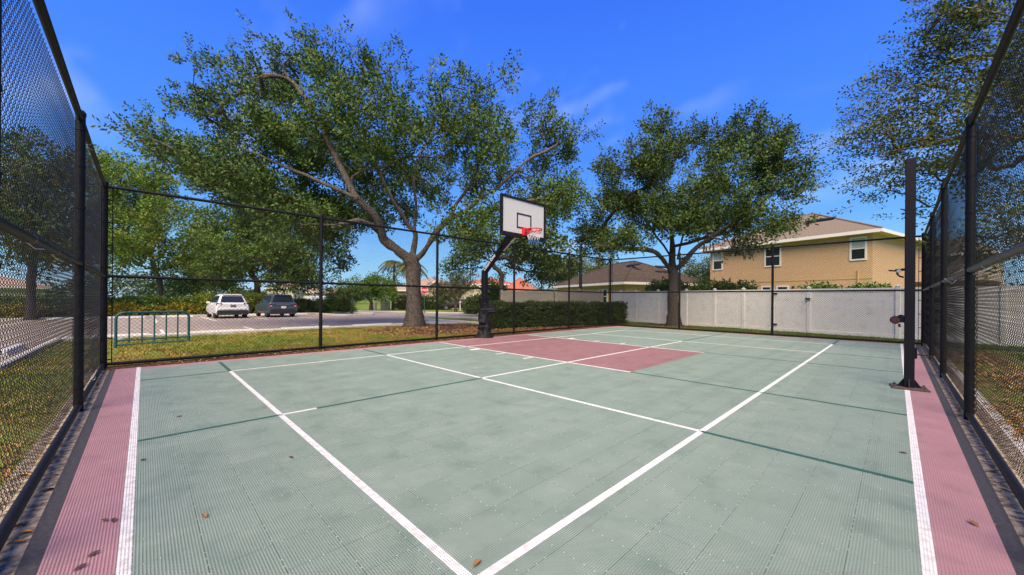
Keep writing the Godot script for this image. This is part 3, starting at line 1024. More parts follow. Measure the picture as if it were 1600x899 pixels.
func tree(called: String, label: String, group: String, foot: Vector3, trunk_r: float, trunk_path: Array, limbs: Array, clumps: Array, kind: String, size: float, density: float, col: Array, bark: Material, leaves: Material, tip_r := 0.012, lean := Vector3.ZERO) -> Node3D:
	# trunk and limbs follow given points; finer branches grow from them to every leaf clump
	var o := thing(called, label, "tree", foot, 0.0, group)
	var sk := Skeleton.new()
	var root := sk.add(Vector3.ZERO, -1)
	var crown_base := grow(sk, root, trunk_path.map(func(p): return p - foot), 0.03)
	for l in limbs:
		var first: Vector3 = l[0] - foot
		var best := crown_base
		var bd := 1e9
		for i in sk.pos.size():
			var dd: float = sk.pos[i].distance_to(first)
			if dd < bd:
				bd = dd
				best = i
		grow(sk, best, l.map(func(p): return p - foot), 0.06)
	var trunk_count := sk.pos.size()
	# clump centres
	var centres := []
	for c in clumps:
		var mid: Vector3 = c[0] - foot
		for k in c[2]:
			centres.append([mid + rnd3() * (c[1] as Vector3), c[3] if c.size() > 3 else 1.0])
	var hub: Vector3 = sk.pos[crown_base]
	centres.sort_custom(func(a, b): return a[0].distance_squared_to(hub) < b[0].distance_squared_to(hub))
	for c in centres:
		var p: Vector3 = c[0]
		var best := crown_base
		var bd := 1e9
		for i in range(crown_base, sk.pos.size()):
			var q: Vector3 = sk.pos[i]
			var dd := q.distance_squared_to(p)
			if q.y > p.y + 0.3: dd *= 1.5
			if dd < bd:
				bd = dd
				best = i
		var a: Vector3 = sk.pos[best]
		var pa: Vector3 = sk.pos[maxi(sk.up[best], 0)]
		var fwd := (a - pa).normalized()
		var dist := a.distance_to(p)
		var ctrl := a + fwd * dist * 0.4 + Vector3(0, dist * 0.1, 0)
		var steps := maxi(2, int(dist / 0.45))
		var last := best
		for k in range(1, steps + 1):
			var t := float(k) / steps
			var q := a.lerp(ctrl, t).lerp(ctrl.lerp(p, t), t) + rnd3() * 0.07 * (1.0 - t * 0.5)
			last = sk.add(q, last)
	# thickness by what each branch carries
	for i in range(sk.pos.size() - 1, -1, -1):
		if sk.kids[i].is_empty(): sk.rad[i] = tip_r
		else:
			var sum := 0.0
			for k in sk.kids[i]: sum += pow(sk.rad[k], 2.35)
			sk.rad[i] = pow(sum, 1.0 / 2.35)
	var fix: float = trunk_r / sk.rad[crown_base]
	for i in sk.pos.size():
		var heavy: float = clampf(sk.rad[i] / sk.rad[crown_base], 0.0, 1.0)
		sk.rad[i] = sk.rad[i] * lerpf(1.0, fix, pow(heavy, 0.3))
	for i in crown_base + 1:
		var h: float = sk.pos[i].y
		sk.rad[i] = trunk_r * (1.0 + 0.6 * exp(-h / (trunk_r * 0.7)) - 0.04 * clampf(h, 0.0, 2.0) + 0.04 * sin(h * 3.0))
	var wood := Shape.new()
	var rough := noise(5.0, 55, 3)
	var heads := [root]
	while not heads.is_empty():
		var h: int = heads.pop_back()
		var chain := []
		var radii := []
		if sk.up[h] >= 0:
			chain.append(sk.pos[sk.up[h]])
			radii.append(minf(sk.rad[sk.up[h]], sk.rad[h] * 1.25))
		var i := h
		while true:
			chain.append(sk.pos[i])
			radii.append(sk.rad[i])
			if sk.kids[i].is_empty(): break
			var big := -1
			for k in sk.kids[i]:
				if big < 0 or sk.rad[k] > sk.rad[big]: big = k
			for k in sk.kids[i]:
				if k != big: heads.append(k)
			i = big
		var sides := 10 if radii[0] > 0.2 else 7 if radii[0] > 0.08 else 5 if radii[0] > 0.03 else 3
		if radii[0] > 0.1:
			# thick wood: finer rings, with ridges and swellings
			var fine_c := []
			var fine_r := []
			for a in chain.size() - 1:
				var p0: Vector3 = chain[maxi(a - 1, 0)]
				var p3: Vector3 = chain[mini(a + 2, chain.size() - 1)]
				var cuts := 4 if radii[a] > 0.06 else 1
				for b in cuts:
					var u := float(b) / cuts
					fine_c.append((chain[a] as Vector3).cubic_interpolate(chain[a + 1], p0, p3, u))
					fine_r.append(lerpf(radii[a], radii[a + 1], u))
			fine_c.append(chain[chain.size() - 1])
			fine_r.append(radii[radii.size() - 1])
			var from := wood.v.size()
			wood.tube(fine_c, fine_r, 22 if radii[0] > 0.2 else 12, false)
			var amount := minf(0.035, radii[0] * 0.14)
			for q in range(from, wood.v.size()):
				var p: Vector3 = wood.v[q]
				var bump := rough.get_noise_3d(p.x * 1.0, p.y * 0.3, p.z * 1.0) + 0.6 * rough.get_noise_3d(p.x * 0.25, p.y * 0.2, p.z * 0.25 + 40.0)
				wood.v[q] = p + wood.n[q] * bump * amount * 1.6
		else: wood.tube(chain, radii, sides, false)
	part("trunk", wood, bark, o)
	# leaves
	var places := [[], [], []]
	var tints := [[], [], []]
	for c in centres:
		var p: Vector3 = c[0]
		var away := (p - hub)
		away.y *= 0.6
		away = away.normalized()
		var n := int(density * c[1] * rnd(0.7, 1.3))
		var cr := size * rnd(0.75, 1.25)
		var tone := rnd(0.8, 1.2)
		var axis := (away + Vector3.UP * 0.35 + lean + rnd3() * 0.5).normalized()
		for k in n:
			var q := rnd3()
			# sprays drawn out along the branch
			var at := p + (q * Vector3(1.0, 0.62, 1.0) + axis * (q.dot(axis)) * 0.9) * cr
			var dir := (q * 0.7 + axis * 0.9 + rnd3() * 0.45).normalized()
			var v := rng.randi() % 3
			places[v].append(Transform3D(upright(dir, rnd(0, TAU), rnd(0.75, 1.25)), at))
			var g := tone * rnd(0.8, 1.2)
			var y := rnd(0.85, 1.2)
			tints[v].append(Color(col[0] * g * y, col[1] * g, col[2] * g))
	for v in 3:
		many("crown", twig_mesh(kind, v), leaves, places[v], o, tints[v])
	return o

func px_clump(px: float, py: float, depth: float, rx: float, ry: float, rz: float, n: int, dens := 1.0) -> Array:
	var k := depth / FOCAL
	return [spot(px, py, depth), Vector3(maxf(rx * k, rz * 0.6), ry * k, maxf(rx * k, rz * 0.6)), n, dens]

func path_at(depth: float, pts: Array) -> Array:
	var out := []
	for p in pts:
		out.append(spot(p[0], p[1], depth + (p[2] if p.size() > 2 else 0.0)))
	return out

func build_big_trees() -> void:
	# the large oak between the fence and the car park
	var d := 17.2
	var foot := on_ground(648, d)
	var cl := []
	for q in [[250, 222, 1.0, 36, 20, 5, 0.4], [298, 165, 0.5, 40, 30, 6, 0.5], [290, 250, -1.0, 48, 30, 8, 0.7], [350, 190, 2.0, 52, 50, 11, 0.8], [345, 265, -2.0, 58, 34, 11, 1.0], [370, 132, -1.0, 44, 32, 7, 0.5], [430, 98, 0.0, 44, 26, 6, 0.4], [430, 150, 1.5, 58, 46, 12, 0.8], [430, 225, -1.5, 62, 52, 16, 1.0], [420, 300, 1.5, 66, 36, 14, 1.0], [395, 300, -2.5, 55, 26, 9, 0.9],
			[500, 110, 0.5, 44, 34, 7, 0.5], [520, 165, -1.5, 58, 48, 14, 0.9], [515, 245, 2.0, 62, 52, 16, 1.0], [500, 320, 0.0, 58, 38, 13, 1.0], [480, 355, -2.0, 52, 32, 10, 1.0], [525, 385, 0.5, 34, 30, 6, 0.8], [590, 130, 0.5, 52, 46, 10, 0.6], [600, 205, -2.0, 56, 52, 14, 0.9], [575, 275, 2.5, 58, 46, 14, 1.0], [560, 340, 1.0, 36, 30, 6, 0.8],
			[640, 250, 3.0, 40, 60, 8, 0.9], [690, 150, 0.5, 46, 34, 7, 0.45], [690, 215, -2.0, 54, 42, 10, 0.7], [685, 285, 2.5, 46, 34, 8, 0.9], [760, 170, 1.0, 46, 40, 9, 0.5], [770, 235, -1.5, 54, 42, 11, 0.7], [760, 300, 2.0, 52, 36, 8, 0.75], [835, 200, 0.0, 44, 36, 8, 0.5], [845, 260, 1.5, 46, 40, 9, 0.7], [850, 320, -1.0, 40, 36, 9, 0.9], [890, 210, 0.5, 20, 28, 3, 0.4], [730, 350, -2.0, 44, 28, 7, 0.9], [620, 330, 3.5, 44, 40, 6, 0.9], [885, 300, 1.0, 22, 30, 4, 0.7],
			[402, 66, 0.0, 22, 8, 2, 0.22], [486, 66, 0.5, 14, 8, 2, 0.22], [560, 88, 0.0, 30, 12, 3, 0.25], [240, 190, 0.5, 20, 8, 2, 0.25], [300, 95, 0.0, 18, 10, 2, 0.25], [780, 130, 0.0, 14, 12, 2, 0.3]]:
		cl.append(px_clump(q[0], q[1], d + q[2], q[3], q[4], 1.5, q[5], q[6]))
	tree("oak_tree", "large spreading oak with forked grey trunk behind the basketball hoop", "oaks round the court", foot, 0.35,
		path_at(d, [[648, 490], [646, 460], [645, 430], [644, 414]]),
		[path_at(d, [[636, 404, -0.1], [599, 376, -0.6], [594, 359, -0.9], [583, 336, -1.3], [555, 310, -1.8], [500, 285, -2.2], [430, 255, -2.4], [350, 220, -2.0]]),
		path_at(d, [[640, 402, 0.3], [604, 374, 1.0], [575, 350, 1.8], [530, 335, 2.2], [460, 310, 2.0], [380, 285, 1.4]]),
		path_at(d, [[644, 400, 0.1], [648, 371, 0.2], [647, 353, 0.3], [649, 318, 0.4], [644, 270, 0.6], [660, 230, 0.6], [691, 196, 0.6]]),
		path_at(d, [[646, 362, 0.2], [636, 350, 0.7], [622, 328, 1.3], [600, 290, 1.7], [570, 230, 1.6], [540, 160, 1.2]]),
		path_at(d, [[652, 404, -0.1], [667, 385, -0.3], [684, 359, -0.6], [702, 342, -0.8], [725, 332, -0.9], [747, 311, -1.0], [775, 295, -1.0], [818, 254, -0.8], [868, 226, -0.3]]),
		path_at(d, [[700, 343, -0.7], [712, 318, -0.4], [735, 285, 0.2], [750, 250, 0.6], [765, 200, 0.9]]),
		path_at(d, [[727, 333, -0.9], [759, 331, -1.2], [800, 320, -1.4], [845, 310, -1.4]]),
		path_at(d, [[594, 359, -0.9], [560, 345, -1.8], [520, 352, -2.4], [480, 350, -2.6]]),
		path_at(d, [[555, 310, -1.8], [520, 240, -1.4], [480, 160, -0.8], [440, 110, -0.4]])],
		cl, "oak", 0.58, 29.0, [0.08, 0.14, 0.028], M.bark, M.leaf, 0.011, Vector3(-0.2, 0.2, -0.1))
	# the second oak, by the white fence
	d = 19.3
	foot = on_ground(1053, d)
	cl = []
	for q in [[1015, 202, 0, 24, 18, 5, 0.8], [1082, 216, 0.5, 30, 20, 6, 0.8], [1050, 235, -1.5, 36, 24, 6, 0.9], [1152, 214, 0, 26, 16, 5, 0.8], [1135, 235, 1.5, 44, 34, 10, 1.1], [1195, 240, -0.5, 38, 30, 10, 1.0], [955, 272, 0, 26, 18, 5, 0.8], [1000, 268, -1.5, 36, 28, 8, 1.0], [1045, 280, 1.5, 48, 44, 11, 1.1], [1100, 290, -2.0, 52, 40, 12, 1.1], [1160, 285, 1.0, 50, 36, 12, 1.1], [1215, 285, 0.0, 34, 24, 8, 0.9], [1250, 300, 0.5, 18, 18, 4, 0.8], [950, 325, 0.0, 30, 26, 8, 1.0], [1000, 330, 1.5, 42, 30, 12, 1.2], [1060, 340, -1.5, 50, 30, 14, 1.2], [1120, 340, 1.5, 46, 32, 13, 1.2], [1170, 350, -1.0, 38, 22, 9, 1.0], [940, 372, 0.0, 28, 16, 7, 1.0], [975, 375, -1.5, 26, 14, 5, 0.9], [1165, 388, -0.5, 24, 8, 3, 0.8], [1205, 352, 0.5, 26, 12, 4, 0.9], [925, 395, 0.3, 16, 8, 2, 0.7]]:
		cl.append(px_clump(q[0], q[1], d + q[2], q[3], q[4], 1.5, q[5], q[6]))
	var oak2 := tree("oak_tree", "round-crowned oak hung with moss before the white vinyl fence", "oaks round the court", foot, 0.27,
		path_at(d, [[1053, 490], [1052, 460], [1053, 440], [1052, 430]]),
		[path_at(d, [[1042, 415, -0.2], [1032, 402, -0.6], [1018, 392, -0.9], [990, 389, -1.1], [960, 388, -1.0], [935, 385, -0.8]]),
		path_at(d, [[1050, 415, 0.2], [1050, 390, 0.3], [1046, 350, 0.3], [1040, 300, 0.2], [1025, 240, 0.0]]),
		path_at(d, [[1060, 418, 0.0], [1074, 402, 0.2], [1090, 385, 0.3], [1120, 365, 0.0], [1160, 340, -0.3], [1205, 300, -0.3]]),
		path_at(d, [[1058, 405, 0.4], [1066, 370, 0.8], [1085, 320, 1.0], [1110, 260, 0.9]]),
		path_at(d, [[1047, 400, 0.5], [1025, 370, 1.0], [1000, 335, 1.3], [975, 300, 1.2]]),
		path_at(d, [[1052, 385, -0.3], [1075, 380, -0.9], [1105, 370, -1.4], [1150, 380, -1.3]])],
		cl, "oak", 0.5, 23.0, [0.07, 0.115, 0.025], M.dark_bark, M.leaf, 0.012)
	# grey moss hanging from its lower limbs
	var strand := Shape.new()
	for k in 5:
		var path := [Vector3.ZERO]
		for i in range(1, 5):
			path.append(Vector3(rnd(-0.05, 0.05), -0.11 * i, rnd(-0.05, 0.05)))
		strand.tube(path, [0.012, 0.016, 0.014, 0.009, 0.003], 4, false)
	for k in strand.v.size(): strand.c.append(Color.WHITE)
	var hang := []
	var tints := []
	for q in [[1165, 385, -1.0, 16], [1155, 365, -1.2, 8],  [1105, 380, -1.2, 6], [1030, 345, 0.0, 6]]:
		for k in q[3]:
			var p := spot(q[0] + rnd(-12, 12), q[1] + rnd(-6, 6), d + q[2] + rnd(-0.4, 0.4)) - foot
			hang.append(Transform3D(Basis(Vector3.UP, rnd(0, TAU)).scaled(Vector3.ONE * rnd(0.7, 1.5)), p))
			var g := rnd(0.8, 1.2)
			tints.append(Color(0.1 * g, 0.095 * g, 0.065 * g))
	many("hanging_moss", strand.mesh(), M.moss, hang, oak2, tints)
	# the oak outside the right-hand fence, reaching over it
	foot = Vector3(13.6, -0.05, 4.6)
	cl = []
	for q in [[1370, 215, 10.2, 34, 14, 5, 0.7], [1410, 165, 10.0, 48, 34, 9, 0.9], [1440, 110, 9.8, 44, 34, 9, 0.9], [1480, 40, 9.4, 46, 34, 9, 0.9], [1450, 205, 9.6, 50, 34, 10, 0.9], [1390, 270, 10.4, 44, 20, 6, 0.6], [1470, 260, 9.2, 40, 28, 8, 0.9], [1370, 310, 10.4, 30, 14, 3, 0.4], [1430, 320, 9.8, 26, 16, 3, 0.4], [1520, 30, 9.0, 40, 30, 8, 1.0], [1560, 110, 8.4, 50, 60, 12, 1.0], [1600, 190, 7.8, 60, 70, 12, 1.0], [1560, 260, 8.6, 40, 50, 9, 1.0], [1700, 120, 7.6, 80, 90, 14, 1.0], [1640, 20, 8.0, 70, 50, 10, 1.0], [1640, 330, 7.4, 50, 30, 6, 1.0], [1560, 385, 8.6, 40, 22, 6, 1.0], [1345, 195, 10.4, 12, 6, 1, 0.5], [1480, -40, 9.2, 50, 30, 6, 0.9], [1800, 40, 7.4, 90, 80, 10, 1.0]]:
		cl.append(px_clump(q[0], q[1], q[2], q[3], q[4], 0.9, q[5], q[6]))
	tree("oak_tree", "oak leaning over the right-hand fence, its trunk out of view", "oaks round the court", foot, 0.2,
		[foot + Vector3(0, 1.2, 0), foot + Vector3(-0.1, 2.4, -0.1), foot + Vector3(-0.1, 3.2, -0.2)],
		[[foot + Vector3(-0.3, 3.8, -0.8), foot + Vector3(-0.4, 4.6, -2.2), foot + Vector3(-0.2, 5.1, -3.6), foot + Vector3(0.2, 5.2, -4.8)],
		[foot + Vector3(-0.2, 4.4, -0.3), foot + Vector3(-0.5, 6.0, -1.4), foot + Vector3(-0.6, 7.2, -2.8), foot + Vector3(-0.4, 8.0, -3.6)],
		[foot + Vector3(-0.8, 3.9, 0.1), foot + Vector3(-2.2, 4.8, -0.2), foot + Vector3(-3.4, 5.6, -0.6)],
		[foot + Vector3(0.4, 4.2, 0.6), foot + Vector3(0.9, 5.8, 1.4), foot + Vector3(1.2, 7.0, 1.8)]],
		cl, "fine", 0.42, 14.0, [0.1, 0.13, 0.03], M.bark, M.leaf, 0.005, Vector3(-0.1, -0.05, -0.3))

func simple_tree(called: String, label: String, group: String, px: float, depth: float, trunk_r: float, fork_py: float, clumps: Array, kind: String, size: float, density: float, col: Array, bark: Material, leaves: Material) -> Node3D:
	var foot := on_ground(px, depth)
	var fork := spot(px, fork_py, depth)
	var cl := []
	var limbs := []
	for q in clumps:
		cl.append(px_clump(q[0], q[1], depth + q[2], q[3], q[4], q[3] * depth / FOCAL * 0.8, q[5], 1.0))
		limbs.append([fork.lerp(spot(q[0], q[1], depth + q[2]), 0.35) + Vector3(0, 0.3, 0), fork.lerp(spot(q[0], q[1], depth + q[2]), 0.85)])
	return tree(called, label, group, foot, trunk_r, [foot.lerp(fork, 0.5), fork], limbs, cl, kind, size, density, col, bark, leaves, 0.018)

func build_far_trees() -> void:
	simple_tree("shade_tree", "bright green shade tree beyond the car park, left of the cars", "trees beyond the car park", 249, 36.0, 0.24, 440, [[180, 275, 0, 36, 24, 10], [225, 285, 1, 38, 24, 12], [170, 330, -1, 36, 34, 12], [215, 340, 2, 44, 38, 16], [262, 345, 0, 40, 32, 14], [190, 395, 0, 38, 30, 12], [245, 400, -1, 46, 30, 16], [292, 395, 1, 38, 28, 12], [205, 300, 3, 44, 40, 12], [160, 385, 2, 30, 26, 8]], "big", 1.0, 20.0, [0.185, 0.265, 0.035], M.bark, M.leaf_bright)
	simple_tree("shade_tree", "dense dark shade tree spreading above the two parked cars", "trees beyond the car park", 401, 34.0, 0.26, 440, [[345, 372, 0, 34, 32, 12], [385, 345, 1, 38, 26, 13], [430, 355, 0, 38, 30, 14], [370, 405, -2, 42, 30, 15], [420, 405, 2, 44, 32, 16], [460, 400, -1, 32, 36, 13], [345, 425, 1, 32, 22, 9], [470, 432, 0, 26, 14, 6], [400, 385, 4, 44, 36, 12], [440, 440, -1, 34, 12, 6]], "big", 1.0, 22.0, [0.105, 0.17, 0.03], M.dark_bark, M.leaf_bright)
	simple_tree("shade_tree", "green shade tree behind the rack, right of the pale trunk", "trees beyond the car park", 315, 44.0, 0.24, 452, [[300, 425, 0, 30, 22, 9], [330, 440, 1, 30, 20, 9], [285, 442, -1, 26, 16, 6], [310, 400, 2, 34, 26, 9]], "big", 1.0, 20.0, [0.12, 0.19, 0.035], M.dark_bark, M.leaf_bright)
	simple_tree("shade_tree", "shade tree seen through the left-hand chain-link weave", "trees beyond the car park", 48, 23.0, 0.2, 435, [[60, 280, 0, 40, 36, 10], [25, 330, 1, 40, 40, 10], [88, 340, 0.5, 34, 40, 10], [55, 385, -0.5, 44, 30, 10], [10, 270, 1, 40, 40, 8], [100, 400, 1, 26, 22, 5]], "big", 0.8, 20.0, [0.09, 0.14, 0.028], M.dark_bark, M.leaf)
	simple_tree("shade_tree", "slender tree behind the hoop pole, before the red roof", "trees beyond the car park", 783, 27.0, 0.17, 428, [[735, 392, 0, 30, 22, 7], [765, 380, 1, 32, 28, 8], [812, 378, 0, 34, 32, 9], [850, 395, -1, 30, 30, 9], [832, 420, 1, 32, 18, 8], [862, 428, 0, 20, 14, 5], [722, 418, 1, 18, 10, 3], [800, 408, 2, 28, 18, 6]], "big", 0.7, 14.0, [0.085, 0.14, 0.028], M.dark_bark, M.leaf)
	simple_tree("shade_tree", "pale yellow-green tree behind the brown-roofed house, left of the dark pole", "trees beyond the car park", 893, 52.0, 0.25, 452, [[880, 432, 0, 22, 22, 9], [905, 425, 1, 20, 20, 8], [930, 435, 0, 20, 16, 8], [868, 440, 1, 16, 14, 5]], "big", 1.2, 22.0, [0.13, 0.175, 0.045], M.dark_bark, M.leaf_bright)
	simple_tree("shade_tree", "small yellowish tree peeking over the ridge of the brown roof", "trees beyond the car park", 945, 50.0, 0.2, 450, [[943, 425, 0, 14, 16, 6], [955, 435, 1, 14, 12, 5]], "big", 1.0, 20.0, [0.14, 0.16, 0.04], M.dark_bark, M.leaf_bright)
	simple_tree("shade_tree", "tree between the brown-roofed house and the tan house", "trees beyond the car park", 1100, 46.0, 0.2, 450, [[1098, 425, 0, 16, 20, 7], [1085, 432, 1, 14, 14, 5], [1110, 435, 1, 12, 14, 4]], "big", 1.0, 20.0, [0.1, 0.14, 0.035], M.dark_bark, M.leaf_bright)
	simple_tree("small_tree", "small olive tree on the lawn right of the stop sign", "garden trees", 712, 40.0, 0.14, 470, [[700, 448, 0, 22, 16, 9], [716, 440, 1, 18, 14, 7], [695, 462, 0, 20, 10, 6], [722, 458, 1, 14, 10, 4]], "shrub", 0.7, 26.0, [0.085, 0.1, 0.04], M.dark_bark, M.leaf)
	simple_tree("small_tree", "bright green garden tree between the hoop pole and the tan fence", "garden trees", 775, 30.0, 0.08, 478, [[772, 458, 0, 14, 10, 6], [778, 468, 0.4, 12, 8, 5]], "shrub", 0.5, 26.0, [0.13, 0.22, 0.03], M.dark_bark, M.leaf_bright)
	simple_tree("round_tree", "rounded bright green tree behind the lot island, left of the palm", "garden trees", 580, 49.0, 0.2, 472, [[560, 455, 0, 24, 10, 8], [592, 455, 1, 20, 11, 8], [575, 445, 0, 26, 8, 7], [604, 463, 0, 10, 7, 3]], "big", 0.7, 20.0, [0.13, 0.22, 0.03], M.dark_bark, M.leaf_bright)
	simple_tree("island_tree", "low multi-stemmed tree on the kerbed island right of the cars", "garden trees", 549, 36.0, 0.09, 481, [[540, 464, 0, 20, 8, 9], [558, 460, 0.5, 18, 7, 7], [530, 470, 0, 12, 5, 4]], "shrub", 0.42, 28.0, [0.075, 0.125, 0.025], M.dark_bark, M.leaf)
	palm("palm_tree", "slim palm left of the big oak trunk, its fronds against the sky", on_ground(614, 52.0), 6.7, 2.6, 11)
	palm("palm_tree", "palm mostly hidden behind the big oak trunk", on_ground(640, 50.0), 6.2, 2.8, 12)

func palm(called: String, label: String, foot: Vector3, h: float, reach: float, seed_: int) -> void:
	var o := thing(called, label, "palm tree", foot, 0.0, "palms beyond the car park")
	var r := RandomNumberGenerator.new()
	r.seed = seed_
	var s := Shape.new()
	var path := []
	var rad := []
	for k in 9:
		var t := k / 8.0
		path.append(Vector3(0.12 * sin(t * 2.0), h * t, 0))
		rad.append(0.22 - 0.08 * t + 0.015 * (k % 2))
	s.tube(path, rad, 9)
	part("trunk", s, M.bark, o)
	var top: Vector3 = path[8]
	for k in 15:
		var a := TAU * k / 15.0 + r.randf_range(-0.15, 0.15)
		var lift := r.randf_range(-0.2, 0.9)
		var f := Shape.new()
		var stem := []
		var out := Vector3(cos(a), 0, sin(a))
		for i in 9:
			var t := i / 8.0
			stem.append(top + out * reach * t * 0.85 + Vector3(0, lift * reach * 0.6 * t - reach * (0.62 + lift * 0.25) * t * t, 0))
		f.tube(stem, [0.04, 0.03, 0.02, 0.012], 4, false)
		for q in f.v.size(): f.c.append(Color(0.1, 0.12, 0.04))
		for i in 34:
			var t := 0.12 + 0.86 * i / 33.0
			var p: Vector3 = stem[int(t * 7.99)].lerp(stem[mini(int(t * 7.99) + 1, 8)], fmod(t * 7.99, 1.0))
			var fwd: Vector3 = (stem[mini(int(t * 7.99) + 1, 8)] - stem[int(t * 7.99)]).normalized()
			var side := fwd.cross(Vector3.UP).normalized()
			for e in [-1.0, 1.0]:
				var d: Vector3 = (side * e * 0.8 + fwd * 0.6 + Vector3.DOWN * r.randf_range(0.3, 0.7)).normalized()
				var g := r.randf_range(0.7, 1.3)
				leaf(f, p, d, d.cross(fwd).normalized(), (0.7 - 0.35 * absf(t - 0.4)) * r.randf_range(0.8, 1.1), 0.075, Color(0.085 * g, 0.1 * g, 0.03 * g))
		part("frond", f, M.leaf, o)

func hedge(called: String, label: String, cat: String, group: String, a: Vector3, b: Vector3, depth: float, h: float, kind: String, per_m2: float, col: Array, leaves: Material, ragged := 0.04) -> Node3D:
	# a clipped or loose row: twigs all over its faces, over a core of inner twigs
	var dir := b - a
	dir.y = 0
	var length := dir.length()
	var o := thing(called, label, cat, Vector3(a.x, gy((a.z + b.z) * 0.5), a.z), atan2(-dir.z, dir.x), group)
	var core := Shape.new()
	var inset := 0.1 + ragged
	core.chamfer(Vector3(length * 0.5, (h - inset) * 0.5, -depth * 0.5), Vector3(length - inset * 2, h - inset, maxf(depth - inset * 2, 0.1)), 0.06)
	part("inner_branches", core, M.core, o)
	var wob := noise(0.9, int(a.x * 13) + 7, 3)
	var places := [[], [], []]
	var tints := [[], [], []]
	var faces := [[length * h, 0], [length * h, 1], [length * depth, 2], [depth * h, 3], [depth * h, 4]]
	for f in faces:
		if f[1] == 1 and length > 4.0: continue
		for k in int(f[0] * per_m2):
			var u := rng.randf()
			var v := rng.randf()
			var p := Vector3.ZERO
			var n := Vector3.ZERO
			match f[1]:
				0:
					p = Vector3(u * length, v * h, 0)
					n = Vector3(0, 0, 1)
				1:
					p = Vector3(u * length, v * h, -depth)
					n = Vector3(0, 0, -1)
				2:
					p = Vector3(u * length, h, -v * depth)
					n = Vector3(0, 1, 0)
				3:
					p = Vector3(0, v * h, -u * depth)
					n = Vector3(-1, 0, 0)
				4:
					p = Vector3(length, v * h, -u * depth)
					n = Vector3(1, 0, 0)
			var w := wob.get_noise_3d(p.x + a.x, p.y, p.z)
			p += n * (w * ragged * 2.0 - rnd(0.02, 0.14))
			var dirn := (n * 0.8 + Vector3.UP * 0.5 + rnd3() * 0.8).normalized()
			var q := rng.randi() % 3
			places[q].append(Transform3D(upright(dirn, rnd(0, TAU), rnd(0.8, 1.3)), p))
			var g := rnd(0.7, 1.3) * (1.0 + w * 0.5)
			var yl := rnd(0.85, 1.2)
			tints[q].append(Color(col[0] * g * yl, col[1] * g, col[2] * g))
	for q in 3:
		many("leaves", twig_mesh(kind, q), leaves, places[q], o, tints[q])
	return o

